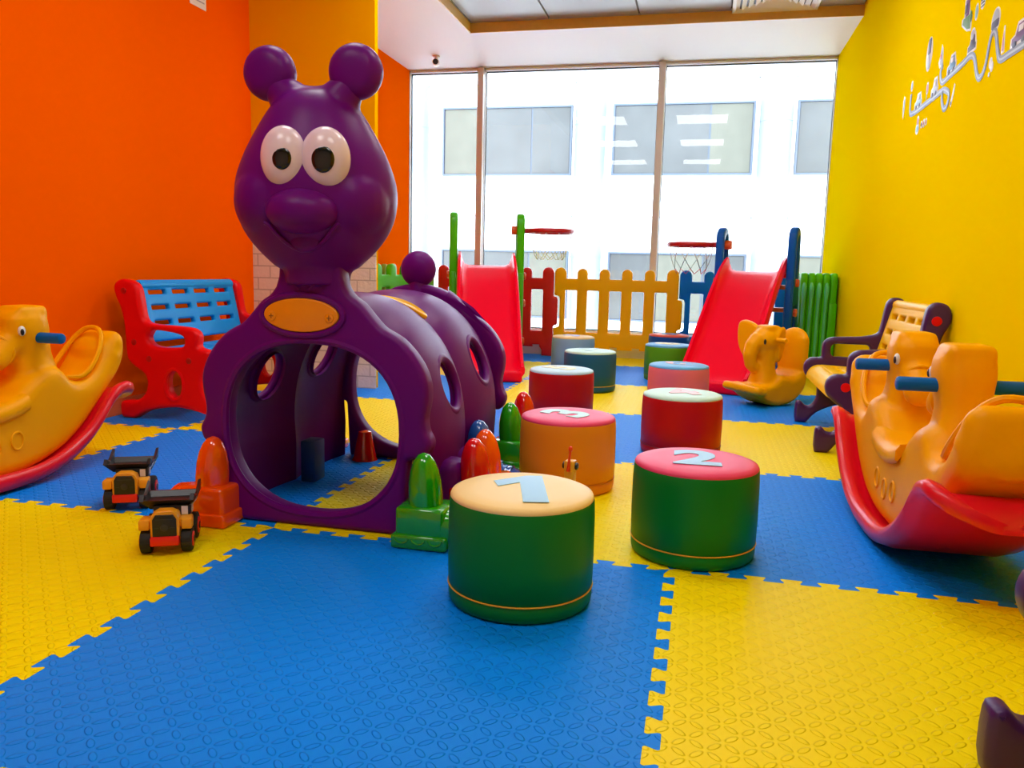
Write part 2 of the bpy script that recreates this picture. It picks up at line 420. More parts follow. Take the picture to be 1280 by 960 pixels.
# ------------------------------------------------------------------ caterpillar tunnel
cat = thing('caterpillar_tunnel', 'purple caterpillar crawl-through tunnel with big eyes and ball antennae', 'play tunnel', (-.91, .06, 0))
def half_outline():
    return [(.245, 0), (.250, .04), (.253, .10), (.256, .16), (.262, .195), (.300, .20), (.316, .222), (.318, .245), (.306, .270), (.302, .30), (.310, .345), (.309, .385), (.295, .425), (.270, .462), (.240, .492), (.214, .508), (.188, .522), (.162, .548), (.135, .578), (.110, .595), (.094, .615)]
def sym(right): return right+[(-x, z) for x, z in reversed(right)]
R = half_outline()
rs = [tuple(p) for p in spline(R, 4, False)]
front = rs+[(.086, .64), (.084, .665), (.09, .70), (-.09, .70), (-.084, .665), (-.086, .64)]+[(-x, z) for x, z in reversed(rs)]
opening = oval(0, .258, .238, .219, 56, 2.35)
fp = MB().add(panel(front, [opening], .060, .016, XZ, 4))
link('front_arch', fp.mesh(True, 60), PURPLE, cat)
# rim roll around the opening
rim = MB().tube([(x*1.0, -.022, z) for x, z in [((p[0])*1.035, .258+(p[1]-.258)*1.035) for p in opening]], .011, 8, closed=True)
link('opening_rim', rim.mesh(), PURPLE, cat)
# plaque with raised surround
PZ = .546; PX = -.018
link('plaque', MB().add(panel(oval(PX, PZ, .101, .042, 48), [], .012, .004, XZ), Matrix.Translation((0, -.034, 0))).mesh(), mat('amber_plaque', (.88, .28, .002), .3, .5), cat)
link('plaque_surround', MB().tube([(x, -.030, z) for x, z in oval(PX, PZ, .110, .050, 48)], .009, 8, closed=True).mesh(), PURPLE, cat)
for sx in (-.078, .078):
    s = MB().cyl((PX+sx, -.038, PZ-.004), (PX+sx, -.043, PZ-.004), .012, bev=.002)
    so = link('screw', s.mesh(), mat('amber_plaque', (.9, .3, .002), .3), cat)
    link('screw_slot', MB().box((PX+sx, -.0433, PZ-.004), (.012, .001, .002)).box((PX+sx, -.0433, PZ-.004), (.002, .001, .012)).mesh(False), mat('slot_brown', (.30, .07, .002), .5), so)
so = link('screw', MB().cyl((-.012, -.028, .632), (-.012, -.034, .632), .013, bev=.002).mesh(), DPURPLE, cat)
link('screw_slot', MB().box((-.012, -.0343, .632), (.014, .001, .002)).box((-.012, -.0343, .632), (.002, .001, .014)).mesh(False), BLACK, so)
link('screw_surround', MB().tube([(-.012+.024*math.cos(a), -.027, .632+.024*math.sin(a)) for a in [math.radians(k) for k in range(-60, 241, 15)]], .006, 8).mesh(), PURPLE, cat)
# head
HP = [(.655, .070, .050), (.662, .100, .075), (.68, .122, .095), (.71, .152, .118), (.745, .178, .136), (.785, .196, .147), (.83, .203, .152), (.875, .199, .150), (.92, .184, .141), (.96, .165, .129), (1.0, .142, .114), (1.035, .120, .098), (1.062, .098, .080), (1.082, .07, .058), (1.092, .035, .03)]
HP = [(z, w*.985, d) for z, w, d in HP]
HY = .02
def hp(z):
    for a, b_ in zip(HP, HP[1:]):
        if a[0] <= z <= b_[0]:
            t = (z-a[0])/(b_[0]-a[0]); return a[1]+(b_[1]-a[1])*t, a[2]+(b_[2]-a[2])*t
    return HP[-1][1:]
def hy(x, z):
    w, d = hp(z); return HY-d*math.sqrt(max(0, 1-min(1, abs(x)/w)**2.3))**(2/2.0)
b = MB(); rings = []
zs = [Vector(p) for p in spline(HP, 3, False)]
for p in zs:
    z, w, d = p; rings.append([(w*math.cos(2*PI*k/56), HY+d*math.sin(2*PI*k/56), z) for k in range(56)])
b.loft(rings)
b.tube([(.03, HY, 1.03), (.066, HY-.012, 1.075), (.098, HY-.018, 1.115)], [.06, .05, .034], 16); b.tube([(-.03, HY, 1.03), (-.07, HY+.013, 1.075), (-.110, HY+.021, 1.115)], [.06, .05, .034], 16)
b.tube([(-.09, HY+.015, 1.088), (-.05, HY+.008, 1.075), (0, HY, 1.070), (.05, HY-.008, 1.075), (.085, HY-.014, 1.088)], .033, 16)
b.ell((.095, HY-.035, .82), (.095, .108, .10)); b.ell((-.095, HY-.035, .82), (.095, .108, .10))
b.tube([(0, HY, .62), (0, HY, .70)], [.08, .088], 24)
head = link('head', organic(b.mesh(), .0065, 5), PURPLE, cat)
for sx in (-1, 1):
    e = MB(); cx, cz = (.104 if sx > 0 else -.119), 1.134
    Rm = Matrix.Rotation(math.radians(4*sx), 4, 'Z')
    prof = [(.0005, -.042), (.020, -.0415), (.036, -.039), (.048, -.033), (.056, -.024), (.061, -.012), (.0625, .0), (.061, .012), (.056, .024), (.048, .033), (.036, .039), (.020, .0415), (.0005, .042)]
    tmp = MB().lathe([(a_*1.06, b_) for a_, b_ in prof], n=40).mesh()
    e.add(tmp, Matrix.Translation((cx, HY+.0, cz)) @ Rm @ Matrix.Rotation(PI/2, 4, 'X'))
    link('antenna_ball', e.mesh(), PURPLE, cat)
EZ = .915
for sx, rx in ((-1, .054), (1, .058)):
    cx = sx*.048+.004
    e = link('eye', MB().ell((cx, hy(cx, EZ)+.012, EZ), (rx, .040, .072), 40, 24).mesh(), EYEW, cat)
    px = cx+(.004 if sx < 0 else .002); r = .0225 if sx < 0 else .0265
    link('pupil', MB().ell((px, hy(cx, EZ)-.0235, EZ-.006), (r, .006, r*1.15), 28, 12).mesh(), mat('pupil_black', (.004, .004, .004), .12, .6), e)
NX = -.003
link('nose', MB().ell((NX, hy(0, .795)+.022, .794), (.086, .066, .054), 40, 24).mesh(), PURPLE, cat)
mp_ = [(-.088, .765), (-.078, .760), (-.062, .742), (-.042, .722), (-.018, .707), (0, .703), (.018, .706), (.042, .720), (.062, .741), (.078, .760), (.088, .767)]
mo = MB().tube([(x+NX, hy(x, z)-.004, z) for x, z in [tuple(p) for p in spline(mp_, 4, False)]], .0048, 8)
mouth = link('mouth', mo.mesh(), PURPLE, cat)
link('tongue', MB().ell((NX+.004, hy(0, .722)+.004, .724), (.036, .012, .024), 24, 14).mesh(), PURPLE, mouth)
for o in [q for q in cat.children if q.name.split('.')[0] in ('eye', 'nose', 'mouth', 'head', 'antenna_ball')]:
    stack = [o]+list(o.children)
    turn = math.radians(13 if o.name.split('.')[0] != 'antenna_ball' else 3)
    Tm = Matrix.Translation((0, HY, 0)) @ Matrix.Rotation(turn, 4, 'Z') @ Matrix.Translation((0, -HY, 0))
    for q in stack: q.data.transform(Tm)
# body segments: bulging arch shells with round portholes
def arch_pt(t, v, y0, y1):
    """t in [0,1] right foot -> over the top -> left foot"""
    a, zb, bb = .292, .20, .378
    if t < .25: x, z = a*(1-.04*(1-t/.25)), zb*t/.25; nx, nz = 1, 0
    elif t > .75: x, z = -a*(1-.04*(1-(1-t)/.25)), zb*(1-t)/.25; nx, nz = -1, 0
    else:
        th = (t-.25)/.5*PI; c, s = math.cos(th), math.sin(th); e = 2/2.1
        x, z = a*math.copysign(abs(c)**e, c), zb+bb*abs(s)**e; nx, nz = c, s
    l = math.hypot(nx, nz); bulge = .030*(1-abs(2*v-1)**2.4)-.024
    wgt = min(1, max(0, z/.12))
    return Vector((x+nx/l*bulge*(.6+.4*wgt), y0+(y1-y0)*v, z+nz/l*bulge))
def segment(y0, y1, hole_v, ht):
    nu, nv = 120, 34; bm = bmesh.new()
    G = [[bm.verts.new(arch_pt(i/nu, j/nv, y0, y1)) for j in range(nv+1)] for i in range(nu+1)]
    centres = [arch_pt(t, hole_v, y0, y1) for t in (ht, 1-ht)]
    for i in range(nu):
        for j in range(nv):
            f = (G[i][j], G[i+1][j], G[i+1][j+1], G[i][j+1])
            cc = sum((v.co for v in f), Vector())/4
            if min((cc-c).length for c in centres) > .073: bm.faces.new(f)
    for v in [v for v in bm.verts if not v.link_faces]: bm.verts.remove(v)
    for v in bm.verts:
        if v.is_boundary:
            for c in centres:
                d = v.co-c
                if d.length < .093: v.co = c+d.normalized()*.075
    me = bpy.data.meshes.new('m'); bm.to_mesh(me); bm.free()
    o = link('tmp', me, None); s = o.modifiers.new('s', 'SOLIDIFY'); s.thickness = .016; s.offset = -1
    out = eval_mesh(o); bpy.data.objects.remove(o); finish(out, True, 50)
    seg = link('body_segment', out, PURPLE, cat)
    for side, c in zip((1, -1), centres):
        t0 = ht if side > 0 else 1-ht
        du = (arch_pt(t0+.01, hole_v, y0, y1)-arch_pt(t0-.01, hole_v, y0, y1)).normalized(); dv = Vector((0, 1, 0))
        nrm = du.cross(dv).normalized()
        if nrm.x*side < 0: nrm = -nrm
        pts = []
        for k in range(40):
            a = 2*PI*k/40; p = c+du*math.cos(a)*.076+dv*math.sin(a)*.076
            pts.append(p+nrm*.001)
        r = MB().tube(pts, .0125, 10, closed=True)
        for k, p in enumerate(pts): pass
        r.loft([[p+nrm*.004 for p in pts], [c+(p-c)*.95+nrm*-.022 for p in pts]], cap=False)
        link('porthole_rim', r.mesh(), PURPLE, seg)
    return seg
segment(.030, .385, .57, .312); segment(.385, .745, .49, .326)
# small yellow window on the ridge between the segments
pl = panel(oval(0, 0, .085, .032, 40), [], .012, .004)
me = MB().add(pl).mesh()
for v in me.vertices: v.co.z -= v.co.x**2*1.9
link('ridge_plaque', MB().add(me, Matrix.Translation((.105, .335, .568)) @ Matrix.Rotation(math.radians(19), 4, 'Y')).mesh(), mat('amber_gloss', (.90, .48, .003), .15, .6), cat)
# rear arch and ball
rear = rs[:-4]+[(.120, .585), (.08, .602), (.04, .612), (0, .615)]
rear = [tuple(p) for p in rear]; rear = rear+[(-x, z) for x, z in reversed(rear[:-1])]
link('rear_arch', MB().add(panel(rear, [opening], .06, .016, XZ, 4), Matrix.Translation((0, .765, 0))).mesh(True, 60), PURPLE, cat)
tail = MB().add(MB().lathe([(.0005, -.040), (.03, -.038), (.050, -.028), (.060, -.012), (.062, 0), (.060, .012), (.050, .028), (.03, .038), (.0005, .040)], n=40).mesh(), Matrix.Translation((0, .765, .665)) @ Matrix.Rotation(PI/2, 4, 'X'))
tail.tube([(0, .765, .58), (0, .765, .63)], [.04, .03], 16)
link('tail_ball', tail.mesh(), PURPLE, cat)
# feet: shoe with skirt and scallops, toe outwards, bullet-shaped shin
def foot(x, y, side, m):
    b = MB()
    b.box((0, 0, .058), (.124, .105, .096), .010, 2)
    b.box((0, 0, .019), (.140, .120, .036), .006, 2)
    for k in range(3): b.add(MB().tube([(-.042+.042*k+.017*math.cos(a), -.0605, .030-.014*math.sin(a)) for a in [PI*q/10 for q in range(11)]], .0022, 6).mesh())
    # toe
    tr = []
    for q in range(9):
        s = q/8; xx = .045+.105*s; h = .098*math.sqrt(max(.02, 1-(s*.98)**2.6)); wv = .052*math.sqrt(max(.02, 1-(s*.95)**3.2))
        tr.append([(xx, wv*math.copysign(abs(math.cos(2*PI*k/28))**.7, math.cos(2*PI*k/28)), .002+h*.5+h*.5*math.copysign(abs(math.sin(2*PI*k/28))**.7, math.sin(2*PI*k/28))) for k in range(28)])
    b.loft(tr)
    for q in range(4): b.tube([(.055+.014*q, yy*.036, .1015-.010*(yy*yy)-.002*q) for yy in [-1, -.5, 0, .5, 1]], .0028, 6)
    # shin
    sh = []
    for z, w in ((.09, .041), (.13, .042), (.165, .040), (.195, .034), (.218, .025), (.232, .014), (.237, .003)):
        sh.append([(w*math.cos(2*PI*k/28)-.006*(z-.09)*8, w*math.sin(2*PI*k/28), z) for k in range(28)])
    b.loft(sh)
    me = b.mesh(True, 50)
    me.transform(Matrix.Diagonal((1, 1, .955, 1)))
    return link('foot', me, m, cat, (x, y, 0), (0, 0, 0 if side > 0 else PI))
for x, y, m in ((.320, -.055, GLOSSG), (.388, .150, GLOSSR), (.385, .275, GLOSSO), (.330, .405, GLOSSB), (.345, .745, GLOSSG), (.335, 1.0, GLOSSR)):
    foot(x, y, 1, m)
for y in (.150, .275): link('foot_mount', MB().box((.315, y, .085), (.08, .10, .165), .03, 3).mesh(), PURPLE, cat)
for y, m in ((-.055, GLOSSO), (.33, GLOSSG), (.80, GLOSSR)):
    foot(-.268 if y < 0 else -.372, y, -1, m)
# inner corner clips seen through the opening
link('corner_clip', MB().box((-.215, .40, .065), (.05, .07, .13), .006).mesh(), mat('navy_plastic', (.01, .05, .2), .35), cat)
link('corner_clip', MB().lathe([(.045, 0), (.040, .01), (.022, .10), (.004, .104)], (-.17, .70, 0), 20).mesh(), GLOSSR, cat)

# ------------------------------------------------------------------ numbered stools
def stool(n, x, y, body, top, num, numcol, pipe, label, rot=0.):
    t = thing('round_stool', label, 'stool', (x, y, 0), 0, 'numbered soft play stools')
    r, h = .1475, .225
    b = MB().lathe([(r-.012, 0), (r-.003, .004), (r, .014), (r+.001, .033), (r-.0015, .036), (r-.0015, .038), (r+.001, .041), (r+.002, .10), (r+.0015, .18), (r, h-.014), (r-.003, h-.006), (r-.008, h-.004)], n=72)
    link('cover', b.mesh(True, 60), body, t)
    link('top_pad', MB().lathe([(r-.003, h-.012), (r-.001, h-.007), (r-.004, h-.001), (r-.014, h+.003), (r-.05, h+.005), (.03, h+.006), (.001, h+.006)], n=72).mesh(True, 70), top, t)
    link('piping', MB().tube([((r+.0008)*math.cos(2*PI*k/72), (r+.0008)*math.sin(2*PI*k/72), .037) for k in range(72)], .0018, 6, closed=True).mesh(), pipe, t)
    if n == 1:
        link('number_one', MB().add(panel([(-.014, -.096), (.036, -.096), (.036, .100), (.002, .100), (-.068, .056), (-.060, .016), (-.014, .046)][::1], [], .0014, .0004), Matrix.Rotation(rot, 4, 'Z')).mesh(False), numcol, t, (.012, -.005, h+.0068))
    else:
        me = text_mesh(str(n), .19, .0007, .0075)
        zc = sum((v.co.y for v in me.vertices))/len(me.vertices)
        link('number', MB().add(me, Matrix.Rotation(rot, 4, 'Z') @ Matrix.Diagonal((1.15, 1.05, 1, 1))).mesh(False), numcol, t, (0, 0, h+.0068))
    return t
V = lambda name, c: mat(name, c, .42, .22, bump=.25, bscale=14)
GV, RV, OV, PV, BV, LB, LG = V('green_vinyl', (.0, .19, .02)), V('red_vinyl', (.50, .003, .006)), V('orange_vinyl', (.80, .27, .012)), V('pink_vinyl', (.80, .17, .22)), V('blue_vinyl', (.008, .10, .26)), V('lime_green_vinyl', (.09, .33, .01)), V('pale_blue_vinyl', (.25, .45, .58))
T_Y, T_P, T_M, T_B, T_W = V('cream_yellow_vinyl', (.90, .66, .26)), V('pink_top_vinyl', (.82, .06, .17)), V('mint_vinyl', (.55, .82, .74)), V('sky_vinyl', (.12, .42, .80)), V('ice_vinyl', (.50, .72, .86))
N_B = V('number_blue', (.36, .66, .95)); N_M = V('number_mint', (.55, .84, .88)); N_P = V('number_pink', (.86, .55, .62)); N_C = V('number_cream', (.92, .86, .6)); N_R = V('number_red', (.75, .12, .08))
PY, PD = V('gold_piping', (.72, .38, .03)), V('dark_piping', (.30, .02, .02))
stool(1, -.298, -.243, GV, T_Y, 1, N_B, PY, 'green round stool with cream yellow top marked 1, nearest the camera', math.radians(15))
stool(2, .046, .142, GV, T_P, 2, N_B, PY, 'green round stool with pink top marked 2', math.radians(2))
stool(3, -.346, .640, OV, T_P, 3, N_M, V('orange_seam', (.55, .16, .01)), 'orange round stool with pink top marked 3', math.radians(68))
stool(4, -.010, 1.247, RV, T_M, 4, N_P, PD, 'red round stool with mint top, right row behind stool 2', math.radians(30))
stool(5, -.566, 1.803, RV, T_W, 5, N_C, PD, 'red round stool with pale blue top behind the orange stool', math.radians(70))
stool(6, -.049, 2.225, PV, T_B, 6, N_P, V('pink_seam', (.6, .1, .12)), 'pink round stool with blue top, right row before the second slide', math.radians(60))
stool(7, -.558, 2.726, BV, T_M, 7, N_M, PY, 'dark blue round stool with mint top, left row', math.radians(20))
stool(8, -.143, 3.36, LB, T_B, 8, N_C, V('lime_seam', (.06, .2, .01)), 'lime green round stool with blue top and cream number', math.radians(80))
stool(9, -.806, 3.69, LG, T_Y, 9, V('number_violet', (.6, .6, .85)), V('pale_seam', (.3, .4, .5)), 'pale grey blue round stool with yellow top beside the red fence', math.radians(40))
stool(0, -.172, 4.204, V('royal_vinyl', (.006, .08, .34)), V('coral_vinyl', (.85, .12, .06)), 0, T_B, V('royal_seam', (.004, .05, .2)), 'royal blue round stool with red top against the fence', math.radians(10))

# little toy between the stools
t = thing('toy_crane', 'small orange and yellow toy crane with upright arm between the first and third stools', 'toy', (-.283, .30, 0), math.radians(-10))
link('chassis', MB().box((0, 0, .048), (.036, .05, .08), .006).box((0, 0, .014), (.046, .07, .02), .004).mesh(), OV, t)
link('cab', MB().box((0, 0, .150), (.030, .03, .030), .005).box((0, 0, .110), (.028, .026, .056), .004).mesh(), mat('toy_yellow', (.85, .42, .02), .35), t)
link('arm', MB().tube([(0, -.018, .138), (.002, -.018, .17), (.004, -.016, .195)], [.0055, .0035, .003], 10).ell((.004, -.016, .199), (.006, .006, .008)).mesh(), mat('toy_orange', (.9, .06, .003), .3), t)
for sx in (-1, 1):
    link('wheel', MB().cyl((sx*.014, 0, .150), (sx*.021, 0, .150), .010, bev=.002).mesh(), BLACK, t)
for sx in (-1, 1):
    for sy in (-1, 1): link('wheel', MB().cyl((sx*.02, sy*.022, .012), (sx*.028, sy*.022, .012), .012, bev=.002).mesh(), BLACK, t)
# ------------------------------------------------------------------ fences
def fence_panel(name, label, m, loc, rz, L=.955, tab=True, group='picket fence panels', notch=False):
    t = thing(name, label, 'fence', loc, rz, group)
    n = 6; w = .080; sp = (L-.09)/(n-1); x0 = .045
    out = [(0, 0), (.085, 0), (.085, .045), (.10, .070)]
    for k in range(n-1):      # notched bottom rail
        xm = x0+sp*(k+.5)
        if .12 < xm-.03: out += [(xm-.028, .070), (xm-.028, .088), (xm+.028, .088), (xm+.028, .070)]
    out += [(L-.10, .070), (L-.085, .045), (L-.085, 0), (L, 0)]
    out = [p for i, p in enumerate(out) if i == 0 or p != out[i-1]]
    if tab: out += [(L, .235), (L+.012, .245), (L+.030, .25), (L+.034, .27), (L+.034, .45), (L+.028, .468), (L, .475)]
    top = []
    for k in reversed(range(n)):
        cx = x0+sp*k; ww = (.090 if k in (0, n-1) else w)/2
        top += [(cx+ww, .615)]+[(cx+ww*math.cos(a), .655+ww*1.0*math.sin(a)) for a in [PI*q/10 for q in range(11)]]+[(cx-ww, .615)]
    top = [p for i, p in enumerate(top) if not (i == 0 or i == len(top)-1)]
    out += top
    if notch: out += [(0, .485), (.037, .475), (.044, .455), (.044, .262), (.040, .240), (.016, .230), (0, .225)]
    holes = []
    for k in range(n-1):
        a = x0+sp*k+w/2+.006; c = x0+sp*(k+1)-w/2-.006
        holes.append(rrect(a-.006, .200, c+.006, .525, .008, 2))
    link('picket_panel', panel(out, holes, .046, .013, XZ, 2, 50), m, t)
    return t
FR = mat('fence_red', (.62, .004, .006), .32, .5); FYL = mat('fence_yellow', (.97, .48, .0), .34, .2)
FB = mat('fence_blue', (.0, .18, .68), .32, .2); FG = mat('fence_green', (.09, .60, .0), .32, .3)
FYc = 4.45
fence_panel('picket_fence', 'red plastic picket fence panel behind the green slide', FR, (-2.045, FYc, 0), 0)
fence_panel('picket_fence', 'yellow plastic picket fence panel in the middle of the window', FYL, (-1.083, FYc, 0), 0, notch=True)
fence_panel('picket_fence', 'blue plastic picket fence panel behind the blue slide', FB, (-.121, FYc, 0), 0, tab=False, notch=True)
fence_panel('picket_fence', 'green plastic picket fence panel turning the corner by the orange wall', FG, (-2.306, 3.455, 0), math.radians(76), tab=False)
fence_panel('picket_fence', 'olive green picket fence panel leaning along the orange wall', mat('fence_olive', (.30, .42, .02), .4), (-2.388, 3.40, 0), math.radians(90), tab=False)
for k in range(5):
    nm = ['innermost, furthest from the yellow wall', 'second from the inner side', 'middle one', 'second from the yellow wall', 'outermost, against the yellow wall'][k]
    x = .712+.0475*k
    f = fence_panel('picket_fence', 'green picket fence panel in the folded stack, %s' % nm, FG, (x, 3.93-.012*k*0, 0), math.radians(90), tab=False, L=.48 if k < 4 else .48, group='folded green fence panels')
    pf = f.children[0]
    # hinge lugs on the near end post
    if k < 4: link('hinge_lug', MB().tube([(-.004, .0, .10), (-.008, 0, .35), (-.012, 0, .52), (-.022, 0, .57), (-.020, 0, .61), (-.004, 0, .63)], [.010, .010, .011, .016, .014, .008], 12).mesh(), mat('mint_green_plastic', (.12, .68, .28), .3), f)
    else: link('hinge_lug', MB().box((-.008, 0, .25), (.02, .05, .5), .006).mesh(), FG, f)

# ------------------------------------------------------------------ slides
def slide(name, label, loc, rz, fm, H_=1.06, hoop=1, netcols=None):
    """local: chute runs from the top (y=0) towards -y; frames stand at x=+-.225 behind the top"""
    t = thing(name, label, 'slide', loc, rz)
    # chute: open trough swept down
    path = [(.02, .700), (-.03, .692), (-.09, .665), (-.20, .590), (-.33, .480), (-.46, .365), (-.58, .255), (-.69, .155), (-.77, .090), (-.83, .062), (-.89, .056)]
    P = spline(path, 4, False); rings = []
    for i, p in enumerate(P):
        a = P[max(0, i-1)]; c = P[min(len(P)-1, i+1)]; tg = Vector((c.x-a.x, c.y-a.y)).normalized(); nz = Vector((-tg.y, tg.x)); nz = -nz if nz.y < 0 else nz
        s = i/(len(P)-1); hw = .185+.010*s; side = .070-.02*s+(.016*max(0, 1-s*7))
        if s > .93: side *= .75
        cs = [(-hw-.016, .0), (-hw-.018, side*.7), (-hw-.010, side+.004), (-hw+.006, side+.002), (-hw+.012, side*.6), (-hw+.030, .010), (-hw+.06, .0), (0, -.002), (hw-.06, 0), (hw-.030, .010), (hw-.012, side*.6), (hw-.006, side+.002), (hw+.010, side+.004), (hw+.018, side*.7), (hw+.016, 0), (hw-.0, -.022), (0, -.024), (-hw, -.022)]
        rings.append([(x, p.x+nz.x*o, p.y+nz.y*o) for x, o in cs])
    ch = MB().loft(rings); 
    ch.box((0, -.885, .034), (.39, .035, .066), .012, 2)
    ch.box((0, -.84, .022), (.36, .08, .04), .008, 2)
    link('chute', ch.mesh(True, 50), PINKRED, t)
    # side frames with loops
    fr = [(-.055, 0), (-.050, .30), (-.045, .62), (-.045, H_-.08), (-.030, H_-.03), (0, H_-.005), (.035, H_), (.070, H_-.015), (.095, H_-.06), (.105, H_-.15), (.115, .70), (.16, .50), (.22, .25), (.28, .04), (.285, 0), (.20, 0), (.17, .06), (.10, .11), (.04, .06), (.02, 0)]
    out = [fr[0]]+[tuple(p) for p in spline(fr[1:], 3, False)]
    holes = [[tuple(p) for p in spline([(.03, H_-.055), (.058, H_-.09), (.066, H_-.16), (.064, H_-.30), (.030, H_-.33), (-.004, H_-.30), (-.008, H_-.16), (.0, H_-.09)], 3)], rrect(.0, .20, .10, .48, .03, 4)]
    for sx in (-1, 1):
        out = [(a_, max(0., b_)) for a_, b_ in out]
        f = link('side_frame', panel(out, holes, .055, .016, Matrix.Translation((sx*.232, 0, 0)) @ YZ, 3, 55), fm, t)
        for (yy, zz) in ((.03, .63), (.03, .44), (.035, .17)):
            link('bolt', MB().cyl((sx*.255, yy, zz), (sx*.277, yy, zz), .026, bev=.005, n=20).mesh(), ORBOLT, f)
        link('rail_strip', MB().box((sx*.232, -.052, .34), (.034, .012, .62), .005).mesh(), fm, f)
    for k, (yy, zz) in enumerate(((.24, .14), (.195, .30), (.155, .45), (.12, .60))):
        link('step', MB().box((0, yy, zz), (.41, .085, .030), .010).mesh(), mat('step_brown_plastic', (.55, .14, .02), .4), t)
    link('platform', MB().box((0, .05, .675), (.41, .11, .03), .008).mesh(), PINKRED, t)
    # basketball ring
    hz_ = H_-.115; cx = hoop*.445; r = .150
    h = MB().tube([(cx+r*math.cos(2*PI*k/40), .03+r*math.sin(2*PI*k/40), hz_) for k in range(40)], .017, 10, closed=True)
    ho = link('hoop_ring', h.mesh(), mat('hoop_red', (.50, .004, .01), .35), t)
    link('hoop_bracket', MB().box((hoop*.28, .03, hz_), (.07, .07, .035), .006).mesh(), mat('hoop_red', (.5, .004, .01), .35), ho)
    link('hoop_bolt', MB().cyl((hoop*.17, .03, hz_), (hoop*.215, .03, hz_), .030, bev=.006, n=20).mesh(), ORBOLT, ho)
    for ci, (z0, z1, colr) in enumerate(((0, -.085, netcols[0]), (-.085, -.15, netcols[1]), (-.15, -.185, netcols[2]))):
        nb = MB(); n = 10
        for k in range(n):
            for d in (-.5, .5):
                a0 = 2*PI*k/n+ci*PI/n; a1 = a0+d*2*PI/n
                ra, rb = r*(1-.13*ci), r*(1-.13*(ci+1))
                nb.tube([(cx+ra*math.cos(a0), .03+ra*math.sin(a0), hz_-.012+z0), (cx+rb*math.cos(a1), .03+rb*math.sin(a1), hz_-.012+z1)], .0018, 5)
        link('net', nb.mesh(), colr, ho)
    return t
NW = mat('net_white', (.75, .75, .75), .6); NY = mat('net_yellow', (.75, .72, .25), .6); NR = mat('net_red', (.7, .1, .15), .6); NB = mat('net_blue_grey', (.25, .35, .4), .6)
slide('toddler_slide', 'red slide with green side frames and basketball hoop, left of the window', (-1.43, 3.66, 0), math.radians(17), GPLAS, 1.06, 1, (NW, NY, NY))
slide('toddler_slide', 'red slide with blue side frames and basketball hoop, right of the window', (.375, 3.72, 0), math.radians(-17), mat('slide_blue_plastic', (.0, .10, .55), .32, .2), .985, -1, (NW, NB, NR))
t = [o for o in C.objects if o.name.startswith('toddler_slide')][1]
t['label'] = 'red slide with blue side frames and basketball hoop, right of the window'

# ------------------------------------------------------------------ benches
def slat_plate(W_, D_, rows, cols, m, thick=.026, roll=0):
    holes = []
    for r in range(rows):
        y = D_*(.30+.25*r) if rows == 3 else D_*(.25+.5/(rows-1)*r)
        for c in range(cols):
            sw = W_/(cols+.35); x = -W_/2+sw*(.675+c)
            holes.append(rrect(x-sw*.36, y-.010, x+sw*.36, y+.010, .006, 3))
    return panel(rrect(-W_/2, 0, W_/2, D_, .012, 4), holes, thick, .008, None, 2, 50)
def bench_curly(loc, rz, label, m_side, m_slat):
    """local x: 0 at front foot .. back; y along length; two scroll sides"""
    L = .66
    t = thing('play_bench', label, 'bench', loc, rz, 'purple and yellow scroll benches')
    side = [(0, .0), (-.003, .085), (.010, .099), (.022, .097), (.040, .080), (.065, .083), (.084, .115), (.087, .150), (.080, .180), (.055, .199), (.030, .225), (.021, .255), (.028, .285), (.052, .304), (.092, .308), (.095, .335), (.098, .375), (.125, .398), (.18, .404), (.26, .409), (.322, .425), (.336, .46), (.346, .53), (.356, .570), (.382, .588), (.415, .582), (.433, .560), (.437, .53), (.430, .500), (.412, .465), (.398, .40), (.385, .32), (.375, .24), (.368, .18), (.375, .12), (.40, .09), (.415, .06), (.418, .0), (.385, .0), (.33, .055), (.25, .088), (.17, .088), (.09, .050), (.045, .0)]
    so = [(p[0], max(0., p[1])) for p in spline(side, 3)]
    hole = rrect(.132, .312, .30, .372, .022, 5)
    for sy in (0, 1):
        f = link('side_panel', panel(so, [hole], .048, .013, Matrix.Translation((0, L*sy, 0)) @ XZ, 3, 55), m_side, t)
        for bx, bz in ((.092, .258), (.385, .520)):
            d = -1 if sy == 0 else 1
            link('bolt', MB().cyl((bx, L*sy+d*.018, bz), (bx, L*sy+d*.028, bz), .018, bev=.003, n=20).mesh(), RPLAS, f)
    # seat with rolled front edge
    se = slat_plate(L-.03, .25, 2, 5, m_slat)
    M = Matrix.Translation((.085, L/2, .262)) @ Matrix(((0, 1, 0, 0), (-1, 0, 0, 0), (0, 0, 1, 0), (0, 0, 0, 1))) @ Matrix.Rotation(math.radians(-2), 4, 'X')
    b = MB().add(se, M)
    rr = []
    for q in range(9):
        a = PI*.5+PI*.55*q/8; rr.append((.088+.055*math.cos(a)*1.0, .222+.052*math.sin(a)))
    o_ = [(x, z) for x, z in rr]; i_ = [(x+.020*(1 if True else 0)*.9, z-.010) for x, z in rr]
    prof = o_+i_[::-1]
    b.loft([[(x, yy, z) for x, z in prof] for yy in (.015, L-.015)])
    link('seat', b.mesh(True, 40), m_slat, t)
    ba = slat_plate(L-.03, .27, 3, 4, m_slat)
    M = Matrix.Translation((.325, L/2, .295)) @ Matrix(((0, 1, 0, 0), (-1, 0, 0, 0), (0, 0, 1, 0), (0, 0, 0, 1))) @ Matrix.Rotation(math.radians(76), 4, 'X')
    link('backrest', MB().add(ba, M).tube([(.395, .02, .556), (.395, L-.02, .556)], .022, 16).mesh(True, 40), m_slat, t)
    return t
bc = bench_curly((.497, 1.44, 0), 0, 'purple and yellow scroll bench against the yellow wall behind the rocking horse', DPURPLE, BYPLAS)
